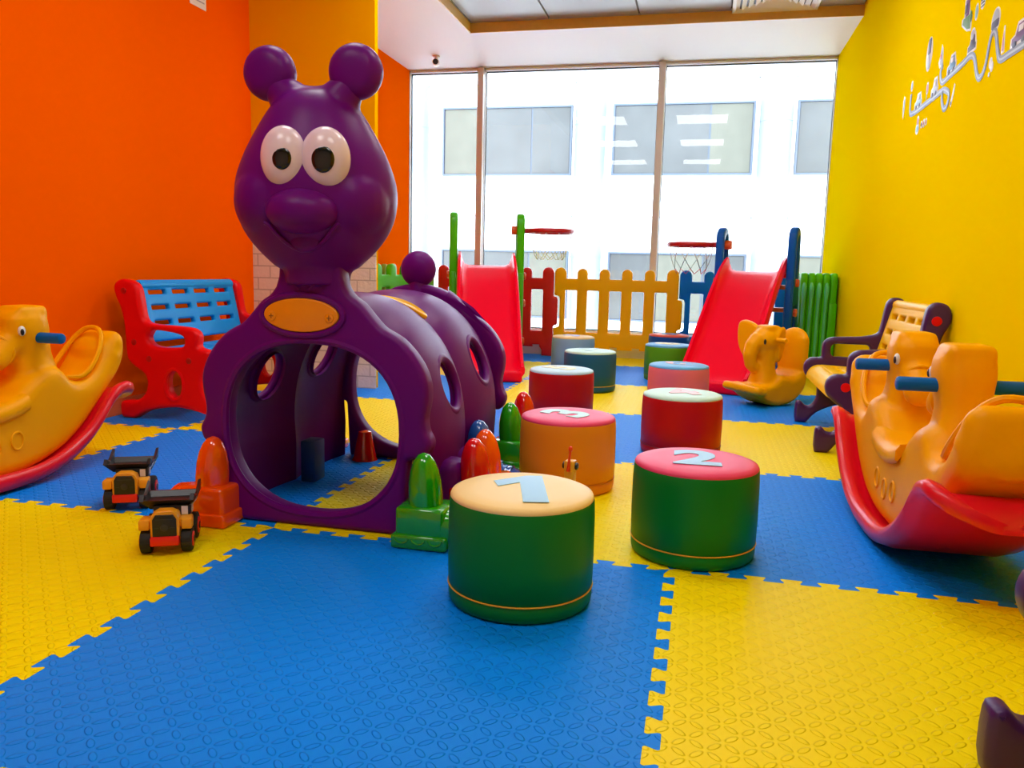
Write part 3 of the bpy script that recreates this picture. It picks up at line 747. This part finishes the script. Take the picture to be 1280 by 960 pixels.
dup(bc, (.448, -1.30, 0), 0, 'purple scroll bench at the right edge of the photo, only its foot and knob showing')

def bench_left():
    L = .75
    t = thing('play_bench', 'red and blue park-style kids bench against the orange wall', 'bench', (-2.40, 1.15, 0), 0)
    side = [(.022, .555), (.030, .578), (.055, .593), (.085, .592), (.118, .580), (.137, .556), (.148, .50), (.158, .440), (.175, .416), (.22, .408), (.30, .405), (.373, .400), (.405, .388), (.420, .365), (.416, .330), (.425, .316), (.462, .306), (.470, .285), (.456, .240), (.434, .195), (.430, .160), (.443, .115), (.480, .080), (.545, .076), (.562, .060), (.562, .012), (.550, .0), (.512, .0), (.445, .036), (.340, .057), (.270, .057), (.165, .036), (.098, .0), (.055, .0), (.032, .012), (.030, .06), (.050, .077), (.115, .082), (.155, .115), (.166, .155), (.155, .195), (.110, .225), (.080, .250), (.070, .29), (.067, .38), (.055, .46), (.030, .52)]
    so = [(p[0], max(0., p[1])) for p in spline(side, 3)]
    arm = [tuple(p) for p in spline([(.185, .368), (.21, .384), (.30, .376), (.345, .362), (.352, .335), (.335, .318), (.26, .312), (.20, .320), (.178, .345)], 3)]
    for sy in (0, 1):
        f = link('side_panel', panel(so, [arm, oval(.300, .158, .036, .056, 28)], .055, .016, Matrix.Translation((0, L*sy, 0)) @ XZ, 3, 55), RPLAS, t)
        for bx, bz in ((.075, .545), (.115, .330), (.185, .262), (.375, .262)):
            link('bolt', MB().cyl((bx, L*sy-.024, bz), (bx, L*sy-.030, bz), .013, bev=.003, n=20).mesh(), mat('bolt_dark_red', (.45, .003, .006), .35), f)
        link('moulded_lip', MB().tube([(.300+.045*math.cos(a), L*sy-.022, .158+.066*math.sin(a)) for a in [2*PI*k/32 for k in range(32)]], .009, 8, closed=True).mesh(), RPLAS, f)
    ba = slat_plate(L-.05, .27, 3, 4, SKYB)
    M = Matrix.Translation((.150, L/2, .325)) @ Matrix(((0, -1, 0, 0), (1, 0, 0, 0), (0, 0, 1, 0), (0, 0, 0, 1))) @ Matrix.Rotation(math.radians(78), 4, 'X')
    b = MB().add(ba, M)
    b.tube([(.098, .03, .567), (.098, L-.03, .567)], .020, 16)
    link('backrest', b.mesh(True, 40), SKYB, t)
    se = slat_plate(L-.05, .28, 2, 5, SKYB)
    M = Matrix.Translation((.44, L/2, .287)) @ Matrix(((0, -1, 0, 0), (1, 0, 0, 0), (0, 0, 1, 0), (0, 0, 0, 1)))
    link('seat', MB().add(se, M).mesh(True, 40), SKYB, t)
    link('front_apron', MB().box((.435, L/2, .262), (.02, L-.05, .05), .006).mesh(), SKYB, t)
bench_left()

# ------------------------------------------------------------------ rocking seesaws
def seesaw(loc, rz, label):
    """long axis = local y"""
    t = thing('rocking_seesaw', label, 'rocking toy', loc, rz, 'double horse rocking seesaws')
    # red rocker tray
    half = [(0, .0), (.10, .006), (.20, .030), (.29, .078), (.35, .128), (.395, .180), (.43, .210), (.47, .222), (.51, .212), (.548, .186)]
    P = [tuple(p) for p in spline(half, 10, False)]
    path = [(-u, z) for u, z in reversed(P[1:])]+P
    rings = []
    for u, z in path:
        s = min(1., abs(u)/.548)
        hw = .150*(1 if s < .84 else max(.03, 1-((s-.84)/.162)**2.6)**.5)
        rim = .058*(1-.25*s)*(hw/.150)**.45
        cs = [(-hw, rim*.55), (-hw+.004, rim*.9), (-hw+.018, rim), (-max(hw*.7, hw-.036), rim*.85), (-hw*.66, rim*.45), (-hw*.5, rim*.40), (0, rim*.38), (hw*.5, rim*.40), (hw*.66, rim*.45), (max(hw*.7, hw-.036), rim*.85), (hw-.018, rim), (hw-.004, rim*.9), (hw, rim*.55), (hw-.010, rim*.18), (hw*.72, .0), (0, -.0), (-hw*.72, .0), (-hw+.010, rim*.18)]
        rings.append([(x, u, z+o+.0) for x, o in cs])
    link('rocker_base', MB().loft(rings).mesh(True, 60), mat('rocker_red_plastic', (.80, .004, .02), .3, .5), t)
    # yellow body
    hull = [(0, .235), (.05, .242), (.10, .265), (.14, .30), (.20, .335), (.26, .335), (.30, .292), (.345, .283), (.395, .306), (.440, .360), (.475, .415), (.505, .432), (.530, .410), (.530, .350), (.500, .290), (.455, .245), (.40, .190), (.33, .125), (.24, .070), (.12, .035), (0, .028)]
    loop = hull[:-1]+[hull[-1]]
    full = [(u, z) for u, z in hull]+[(-u, z) for u, z in reversed(hull[1:-1])]
    full = [tuple(p) for p in spline(full, 3)]
    b = MB().add(panel(full, [], .190, .040, YZ, 4))
    for s in (-1, 1):
        # neck, head, crest and snout
        nk = [(s*.225, .28, .072, .085), (s*.222, .33, .062, .070), (s*.215, .38, .055, .062), (s*.205, .42, .058, .068), (s*.198, .455, .064, .074), (s*.195, .490, .062, .070), (s*.196, .510, .050, .058)]
        b.loft([[(w*math.copysign(abs(math.cos(2*PI*k/28))**.75, math.cos(2*PI*k/28)), u+d*math.copysign(abs(math.sin(2*PI*k/28))**.75, math.sin(2*PI*k/28)), z) for k in range(28)] for u, z, w, d in nk])
        b.box((0, s*.205, .505), (.105, .105, .045), .014, 2)             # mane crest
        b.tube([(0, s*.185, .44), (0, s*.135, .405), (0, s*.100, .375)], [.055, .045, .042], 18)   # muzzle
        b.ell((0, s*.098, .372), (.045, .034, .040))
        # haunch
        b.ell((0, s*.480, .345), (.100, .055, .070))
    body = organic(b.mesh(), .0075, 6, .55)
    bo = link('body', body, YPLAS, t)
    for s in (-1, 1):
        # seat rim loop following the seat hollow
        pts = []
        for k in range(40):
            a = 2*PI*k/40; u = .385+.092*math.cos(a); x = .076*math.copysign(abs(math.sin(a))**.8, math.sin(a))
            z = .290+(max(0, u-.345)**1.35)*2.3
            pts.append((x, s*u, z+.003))
        link('seat_rim', MB().tube(pts, .0085, 8, closed=True).mesh(), YPLAS, bo)
        link('bridle', MB().tube([(.040*math.cos(a), s*(.118+.012*math.cos(2*a)), .392+.048*math.sin(a)) for a in [2*PI*k/28 for k in range(28)]], .006, 8, closed=True).mesh(), YPLAS, bo)
        link('handlebar', MB().cyl((-.145, s*.208, .430), (.145, s*.208, .430), .0165, bev=.006).mesh(), mat('handle_blue', (.0, .12, .45), .35, .2), t)
        for sx in (-1, 1):
            e = link('eye', MB().ell((sx*.0515, s*.152, .454), (.009, .012, .016)).mesh(), mat('eye_sticker_white', (.8, .8, .8), .3), bo)
            link('pupil', MB().ell((sx*.0585, s*.148, .451), (.004, .006, .010)).mesh(), BLACK, bo)
            e['label'] = 'white eye sticker'
    sp_ = []
    for k in range(25):
        u = -.118+.236*k/24; z = .240+2.6*abs(u)**2.2
        cs = [(-.102, -.040), (-.108, -.034), (-.108, -.012), (-.098, .004), (-.070, .008), (0, .006), (.070, .008), (.098, .004), (.108, -.012), (.108, -.034), (.102, -.040), (.09, -.02), (0, -.015), (-.09, -.02)]
        sp_.append([(x, u, z+o) for x, o in cs])
    link('seat_pad', MB().loft(sp_).mesh(True, 60), YPLAS, bo)
    for s in (-1, 1):
        for k in (-1, 0, 1):
            link('embossed_ring', MB().tube([(s*.0955, k*.075+.020*math.cos(a), .125+.012*abs(k)+.026*math.sin(a)) for a in [2*PI*q/24 for q in range(24)]], .0035, 6, closed=True).mesh(), YPLAS, bo)
    return t
ss = seesaw((.625, .42, 0), math.radians(2), 'yellow double horse seesaw on a red rocker by the yellow wall, right foreground')
dup(ss, (-2.00, .055, 0), math.radians(-3), 'yellow horse seesaw on a red rocker by the orange wall, cut by the left edge')

# ------------------------------------------------------------------ small elephant rocker
t = thing('rocking_elephant', 'small yellow elephant rocker with side ears and backrest by the blue slide', 'rocking toy', (.415, 2.60, 0), math.radians(38))
# local: faces -x
prof = [(-.19, .100), (-.165, .118), (-.12, .112), (-.06, .118), (-.02, .145), (.0, .160), (.04, .155), (.08, .150), (.12, .175), (.15, .20), (.175, .16), (.17, .10), (.13, .045), (.07, .010), (0, .0), (-.07, .008), (-.13, .035), (-.175, .070)]
b = MB().add(panel([tuple(p) for p in spline(prof, 4)], [], .20, .030, XZ, 3))
b.box((-.165, 0, .088), (.075, .285, .045), .018, 3, Matrix.Rotation(math.radians(14), 4, 'Y'))
b.loft([[(x+w*math.cos(2*PI*k/24), d*math.sin(2*PI*k/24), z) for k in range(24)] for x, z, w, d in ((-.045, .10, .085, .080), (-.045, .18, .060, .062), (-.045, .24, .052, .056), (-.045, .30, .060, .062))])
b.ell((-.045, 0, .335), (.080, .074, .072))
b.box((-.030, 0, .400), (.085, .100, .036), .014, 2)
b.box((.150, 0, .27), (.045, .20, .19), .020, 3)
b.ell((.158, 0, .345), (.030, .092, .060))
b.tube([(-.09, 0, .34), (-.128, 0, .31), (-.145, 0, .262), (-.135, 0, .215), (-.105, 0, .190)], [.050, .042, .036, .032, .030], 16)
ear = [tuple(p) for p in spline([(.0, -.02), (.012, -.085), (.052, -.075), (.092, -.020), (.098, .060), (.070, .082), (.020, .070), (-.01, .04)], 4)]
for sy in (-1, 1):
    E_ = panel([(sy*p[0]*1.55, p[1]*1.35-.01) for p in ear], [], .034, .013)
    b.add(E_, Matrix.Translation((-.050, sy*.048, .335)) @ Matrix.Rotation(PI/2, 4, 'Z') @ Matrix.Rotation(PI/2, 4, 'X') if sy > 0 else Matrix.Translation((-.020, -.062, .330)) @ Matrix.Rotation(math.radians(24), 4, 'Z') @ Matrix.Rotation(PI/2, 4, 'X') @ Matrix.Diagonal((-.55, .8, .6, 1)))
bo = link('body', organic(b.mesh(), .0065, 5, .55), YPLAS, t)
link('handlebar', MB().cyl((-.03, -.135, .345), (-.03, .135, .345), .013, bev=.005).mesh(), YPLAS, t)
for sy in (-1, 1): link('eye', MB().ell((-.098, sy*.056, .335), (.007, .006, .014)).mesh(), BLACK, bo)

# ------------------------------------------------------------------ dump trucks
def truck():
    """faces -y; wheels on the floor"""
    t = thing('toy_dump_truck', '', 'toy truck', (0, 0, 0), 0, 'black and yellow toy dump trucks')
    TY_ = mat('truck_yellow', (.85, .36, .01), .35); TR = mat('truck_red', (.80, .01, .008), .35)
    TIRE = mat('tire_rubber', (.012, .012, .012), .7)
    b = MB().box((0, -.042, .072), (.112, .034, .022), .004).box((0, -.030, .070), (.056, .07, .055), .008, 2)
    b.add(panel([(-.031, 0), (.031, 0), (.031, .046), (.026, .058), (.014, .065), (-.014, .065), (-.026, .058), (-.031, .046)], [], .034, .003, XZ), Matrix.Translation((0, -.058, .040)))
    for s in (-1, 1): b.box((s*.046, -.054, .070), (.024, .026, .024), .004)
    link('body', b.mesh(True, 40), TY_, t)
    g = link('grille', MB().add(panel([(-.0255, 0), (.0255, 0), (.0255, .042), (.019, .053), (-.019, .053), (-.0255, .042)], [], .006, .0015, XZ), Matrix.Translation((0, -.0765, .044))).mesh(), BLACK, t)
    link('badge', MB().cyl((0, -.0790, .068), (0, -.0812, .068), .0085, bev=.001, n=20).box((0, -.0797, .087), (.036, .001, .0015)).box((-.017, -.0797, .067), (.010, .001, .0015)).box((.017, -.0797, .067), (.010, .001, .0015)).mesh(), DGREY, g)
    link('bumper', MB().box((0, -.074, .036), (.062, .020, .022), .003).mesh(), TR, t)
    link('cab', MB().box((.010, -.010, .092), (.082, .046, .030), .005).mesh(), BLACK, t)
    link('cab_window', MB().box((.038, -.0336, .094), (.014, .0015, .020), 0).box((.0517, -.010, .094), (.0015, .018, .018)).mesh(False), mat('window_sticker', (.78, .72, .75), .3), t)
    # dump bed: flared open tub with pointed corners
    bd = MB()
    o0 = [(-.040, -.014, .094), (.040, -.014, .094), (.044, .058, .080), (-.044, .058, .080)]
    o1 = [(-.060, -.040, .121), (.060, -.040, .121), (.062, .066, .118), (-.062, .066, .118)]
    i1 = [(-.055, -.035, .121), (.055, -.035, .121), (.057, .060, .118), (-.057, .060, .118)]
    i0 = [(-.048, -.024, .110), (.048, -.024, .110), (.050, .050, .106), (-.050, .050, .106)]
    bd.loft([[Vector(p) for p in r] for r in (o0, o1, i1, i0)])
    for s in (-1, 1):
        bd.loft([[Vector((s*.054, y, z)) for y, z in ((.020, .116), (.066, .114), (.078, .138))], [Vector((s*.061, y, z)) for y, z in ((.020, .117), (.066, .115), (.078, .140))]])
        bd.loft([[Vector((s*.050, y, z)) for y, z in ((-.041, .119), (.0, .118), (-.026, .132))], [Vector((s*.059, y, z)) for y, z in ((-.041, .120), (.0, .119), (-.026, .133))]])
    be = link('dump_bed', bd.mesh(False), BLACK, t)
    Rt = Matrix.Rotation(math.radians(24), 4, 'Y')
    link('side_lettering', MB().box((.0545, .014, .104), (.0012, .030, .014), 0, 2, Rt).box((.0550, .044, .101), (.0012, .018, .012), 0, 2, Rt).mesh(False), mat('window_sticker', (.78, .72, .75), .3), be)
    link('chassis', MB().box((0, .005, .042), (.040, .125, .026), .004).mesh(), BLACK, t)
    for s in (-1, 1):
        for y, r in ((-.045, .028), (.048, .032)):
            w = MB().cyl((s*.032, y, r), (s*.056, y, r), r, bev=.004, n=28)
            for k in range(14):
                a = 2*PI*k/14; w.box((s*.044, y+(r-.0005)*math.cos(a), r+(r-.0005)*math.sin(a)*.96), (.020, .005, .003), 0, 1, Matrix.Rotation(-a+PI/2, 4, 'X') if False else Matrix.Rotation(a+PI/2, 4, 'X'))
            wo = link('wheel', w.mesh(True, 40), TIRE, t)
            link('hub', MB().cyl((s*.0555, y, r), (s*.0585, y, r), r*.62, bev=.001, n=24).mesh(), TR, wo)
            link('hub_cap', MB().cyl((s*.058, y, r), (s*.060, y, r), r*.28, bev=.0008, n=16).mesh(), BLACK, wo)
    return t
tr = truck(); tr.location = (-1.165, -.185, 0); tr.rotation_euler = (0, 0, math.radians(27)); tr['label'] = 'black and yellow toy dump truck on the yellow mat, nearer one'
dup(tr, (-1.480, .075, 0), math.radians(27), 'black and yellow toy dump truck at the blue mat edge, behind the other')

# ------------------------------------------------------------------ wall stickers (x = const wall)
SW = mat('sticker_white', (.80, .78, .74), .4); SG = mat('sticker_road_grey', (.22, .25, .30), .4); SL = mat('sticker_road_line', (.45, .50, .58), .4)
def on_wall(loop, m, name, parent=None, d=.0, th=.0016):
    me = panel(loop, [], th, .0003, Matrix.Translation((XR-.0012-d, 0, 0)) @ YZ, 1)
    return link(name, me, m, parent)
def ribbon(pts, w):
    P = spline(pts, 6, False); L_, R_ = [], []
    for i, p in enumerate(P):
        a, c = P[max(0, i-1)], P[min(len(P)-1, i+1)]; tg = (c-a).normalized(); n = Vector((-tg.y, tg.x))
        L_.append(tuple(p+n*w)); R_.append(tuple(p-n*w))
    return L_+R_[::-1]
def ribbon_mesh(pts, w, x):
    P = spline(pts, 6, False); b = bmesh.new(); V_ = []
    for i, p in enumerate(P):
        a, c = P[max(0, i-1)], P[min(len(P)-1, i+1)]; tg = (c-a).normalized(); n = Vector((-tg.y, tg.x))
        q0, q1 = p+n*w, p-n*w
        V_.append([b.verts.new((xx, q.x, q.y)) for q in (q0, q1) for xx in (x, x-.0012)])
    for A, B in zip(V_, V_[1:]):
        for i, j in ((0, 1), (1, 3), (3, 2), (2, 0)): b.faces.new((A[i], A[j], B[j], B[i]))
    b.faces.new([V_[0][k] for k in (0, 1, 3, 2)]); b.faces.new([V_[-1][k] for k in (0, 1, 3, 2)])
    bmesh.ops.recalc_face_normals(b, faces=b.faces); me = bpy.data.meshes.new('m'); b.to_mesh(me); b.free(); return me
UP = [(1.885, 1.534), (1.905, 1.50), (1.87, 1.459), (1.78, 1.461), (1.694, 1.464), (1.60, 1.468), (1.528, 1.474), (1.475, 1.455), (1.425, 1.385), (1.385, 1.367), (1.344, 1.394), (1.318, 1.474), (1.290, 1.492), (1.262, 1.473), (1.232, 1.418), (1.199, 1.381), (1.113, 1.377), (1.003, 1.374), (.886, 1.373)]
LO = [(2.378, 1.52), (2.375, 1.447), (2.323, 1.423), (2.068, 1.421), (1.87, 1.424), (1.812, 1.417), (1.755, 1.39), (1.765, 1.352), (1.812, 1.346), (1.849, 1.390), (1.845, 1.43)]
for pts, lab in ((UP, 'grey winding road decal with a tall loop, upper strand on the yellow wall'), (LO, 'grey road decal, lower strand on the yellow wall ending in a small hook')):
    t = thing('road_decal', lab, 'wall decal', (XR, pts[0][0], pts[0][1]))
    for m, w, dx in ((SG, .0125, .0010), (SL, .0035, .0016)):
        o = link('road_band' if m is SG else 'lane_line', ribbon_mesh(pts, w, XR-dx), m, t); o.matrix_parent_inverse = Matrix.Translation((-XR, -pts[0][0], -pts[0][1]))
def decal(name, label, y, z, w, h, shape, cols):
    """shape: list of (outline in unit box, colour)"""
    t = thing(name, label, 'wall decal', (XR, y, z), 0, 'toy town wall decals')
    for k, (loop, m) in enumerate(shape):
        lp = [(px*w, pz*h) for px, pz in loop]
        me = panel(lp, [], .0012, .0002, Matrix.Translation((-.0004-.0006*k, 0, 0)) @ YZ, 1)
        link('white_backing' if k == 0 else 'printed_shape', me, m, t)
K = lambda n, c: mat('print_'+n, c, .4)
blue, dark, green, violet, pink, grey, teal = K('blue', (.12, .30, .50)), K('dark', (.07, .07, .12)), K('green', (.10, .28, .08)), K('violet', (.16, .05, .18)), K('pink', (.70, .20, .22)), K('grey', (.45, .48, .52)), K('teal', (.25, .50, .55))
el = lambda cx, cy, rx, ry: oval(cx, cy, rx, ry, 20)
car = [(-.5, -.4), (.5, -.4), (.5, .0), (.28, .08), (.15, .5), (-.30, .5), (-.42, .05), (-.5, 0)]
carb = [(-.42, -.28), (.42, -.28), (.42, -.05), (.22, .0), (.10, .38), (-.24, .38), (-.34, .0), (-.42, -.05)]
def vehicle(c1): return [(car, SW), (carb, c1), (el(-.22, -.32, .11, .13), dark), (el(.24, -.32, .11, .13), dark), (rrect(-.2, .05, .05, .3, .03, 2), SW)]
decal('tower_decal', 'tall grey lighthouse shaped sticker left of the road loop', 2.117, 1.63, .115, .144, [(el(0, 0, .42, .5), SW), (rrect(-.18, -.42, .2, .42, .08), grey), (rrect(-.2, .0, .16, .45, .05), dark)], 0)
decal('rocket_decal', 'pale pink and grey rocket sticker above the road loop', 1.915, 1.565, .08, .11, [([(-.5, -.5), (-.2, -.3), (.25, -.35), (.5, -.1), (.25, .1), (.1, .5), (-.2, .3), (-.3, -.1)], SW), ([(-.3, -.35), (.2, -.2), (.05, .35), (-.15, .15)], grey), (el(.1, .05, .1, .1), pink)], 0)
decal('vehicle_decal', 'blue truck sticker on the middle of the upper road', 1.756, 1.502, .12, .077, vehicle(blue), 0)
decal('vehicle_decal', 'dark car sticker with a round load on the road crest', 1.519, 1.513, .10, .075, [(car, SW), (el(.0, .45, .24, .3), SW), (carb, dark), (el(.0, .42, .17, .22), grey)], 0)
decal('vehicle_decal', 'round domed vehicle sticker on top of the tall bend', 1.284, 1.525, .085, .075, [(el(0, 0, .5, .56), SW), (el(0, .05, .38, .44), grey), (rrect(-.4, -.32, .4, .02, .1), dark)], 0)
decal('vehicle_decal', 'large violet bus sticker on the road near the picture edge', 1.045, 1.420, .15, .078, vehicle(violet), 0)
decal('castle_decal', 'violet castle on a green hill sticker at the top of the yellow wall', 1.616, 1.636, .125, .135, [([(-.5, -.5), (-.1, -.42), (.45, -.15), (.48, .02), (.25, .05), (.3, .5), (-.1, .5), (-.25, .1), (-.5, -.1)], SW), ([(-.42, -.42), (-.1, -.36), (.38, -.12), (.3, .0), (-.3, -.02)], green), (rrect(-.18, .0, .15, .44, .02), violet), (rrect(-.02, .1, .2, .34, .02), dark), (el(-.42, -.12, .1, .16), green)], 0)
decal('balloon_decal', 'small pale green leaf shaped balloon sticker beside the castle', 1.503, 1.612, .036, .066, [(el(0, .1, .5, .45), SW), (el(0, .1, .36, .34), teal)], 0)
decal('balloon_decal', 'black and white striped balloon sticker cut by the top of the photo', 1.44, 1.630, .05, .055, [(el(0, .1, .5, .5), SW)]+[(rrect(-.36, -.25+.2*k, .36, -.15+.2*k, .02, 1), dark) for k in range(4)], 0)
decal('tree_decal', 'thin pink spire sticker inside the right bend', 1.187, 1.440, .03, .085, [([(-.5, -.5), (.5, -.5), (.15, .5), (-.1, .5)], SW), ([(-.3, -.42), (.3, -.42), (.05, .3)], pink)], 0)
decal('cloud_decal', 'small white cloud stickers under the tall bend', 1.285, 1.380, .05, .06, [(el(.15, .2, .3, .32), SW), (el(-.2, -.05, .28, .28), SW), (el(.2, -.4, .16, .14), SW)], 0)
decal('bird_decal', 'slim curved white sticker right of the hook', 1.705, 1.375, .05, .085, [([(-.2, .5), (-.45, .4), (-.2, -.1), (.3, -.5), (.5, -.3), (.1, .1)], SW), (el(.25, -.32, .1, .08), dark)], 0)
decal('vehicle_decal', 'pale grey car sticker at the end of the lower road', 1.978, 1.462, .105, .083, vehicle(grey), 0)
decal('balloon_decal', 'pink balloon sticker over the lower road', 2.097, 1.474, .045, .075, [(el(0, .15, .4, .35), SW), (el(0, .15, .28, .24), pink), (rrect(-.08, -.5, .06, -.15, .02, 1), SW)], 0)
decal('vehicle_decal', 'teal blue van sticker at the start of the lower road', 2.237, 1.461, .125, .07, vehicle(teal), 0)
decal('tree_decal', 'little round tree sticker at the corner of the lower road', 2.379, 1.545, .05, .07, [(el(0, .15, .4, .35), SW), (el(0, .15, .26, .24), grey)], 0)
decal('tree_decal', 'slim grey poplar sticker, furthest towards the window', 2.51, 1.484, .055, .11, [([(0, -.5), (.3, -.2), (.4, .3), (.1, .5), (-.3, .4), (-.3, -.1)], SW), (el(.0, .1, .15, .3), grey)], 0)
decal('bush_decal', 'pink and teal shrub sticker under the lower road', 2.212, 1.352, .065, .08, [(el(0, -.2, .45, .3), SW), (el(-.05, .2, .25, .3), SW), (el(0, -.2, .3, .18), teal), (el(-.05, .2, .14, .18), pink)], 0)
decal('flower_decal', 'row of tiny flower stickers under the lower road', 2.103, 1.342, .10, .04, [(el(-.35, 0, .12, .4), SW), (el(0, 0, .14, .45), SW), (el(.35, 0, .12, .4), SW), (el(-.35, 0, .06, .2), pink), (el(0, 0, .07, .2), pink), (el(.35, 0, .06, .2), violet)], 0)
# notice at the top of the orange wall
t = thing('paper_notice', 'small white notice at the top edge of the photo on the orange wall', 'notice', (XL, 1.86, 1.903))
link('paper', MB().box((.0012, 0, .11), (.003, .13, .22)).mesh(False), mat('notice_paper', (.8, .76, .80), .5), t)
link('printed_lines', MB().box((.0034, 0, .030), (.0008, .10, .006)).box((.0034, 0, .050), (.0008, .10, .006)).box((.0034, .02, .075), (.0008, .05, .012)).mesh(False), mat('notice_ink', (.35, .32, .45), .5), t)

# ------------------------------------------------------------------ camera, world, sun
cam = bpy.data.cameras.new('camera'); co = bpy.data.objects.new('camera', cam); C.objects.link(co)
cam.sensor_width = 36; cam.lens = 997.1/1280*36; cam.clip_start = .02; cam.clip_end = 100
yaw, pitch, roll = .227264, .141551, .024001
cy, sy, cp, sp = math.cos(yaw), math.sin(yaw), math.cos(pitch), math.sin(pitch)
f = Vector((-sy*cp, cy*cp, -sp)); r = Vector((cy, sy, 0)); u = r.cross(f)
r2 = r*math.cos(roll)+u*math.sin(roll); u2 = -r*math.sin(roll)+u*math.cos(roll)
M = Matrix((r2, u2, -f)).transposed().to_4x4(); M.translation = Vector((.0320, -1.7873, .66857)); co.matrix_world = M
bpy.context.scene.camera = co
w = bpy.data.worlds.new('sky'); bpy.context.scene.world = w; w.use_nodes = True
bg = w.node_tree.nodes['Background']; bg.inputs[0].default_value = (.80, .90, 1., 1); bg.inputs[1].default_value = 12.0
sc = bpy.context.scene
sc.view_settings.view_transform = 'Standard'; sc.view_settings.look = 'None'; sc.view_settings.gamma = 1; sc.view_settings.use_curve_mapping = False
sc.view_settings.exposure = 0.28
sc.cycles.max_bounces = 10; sc.cycles.diffuse_bounces = 5; sc.cycles.transparent_max_bounces = 12
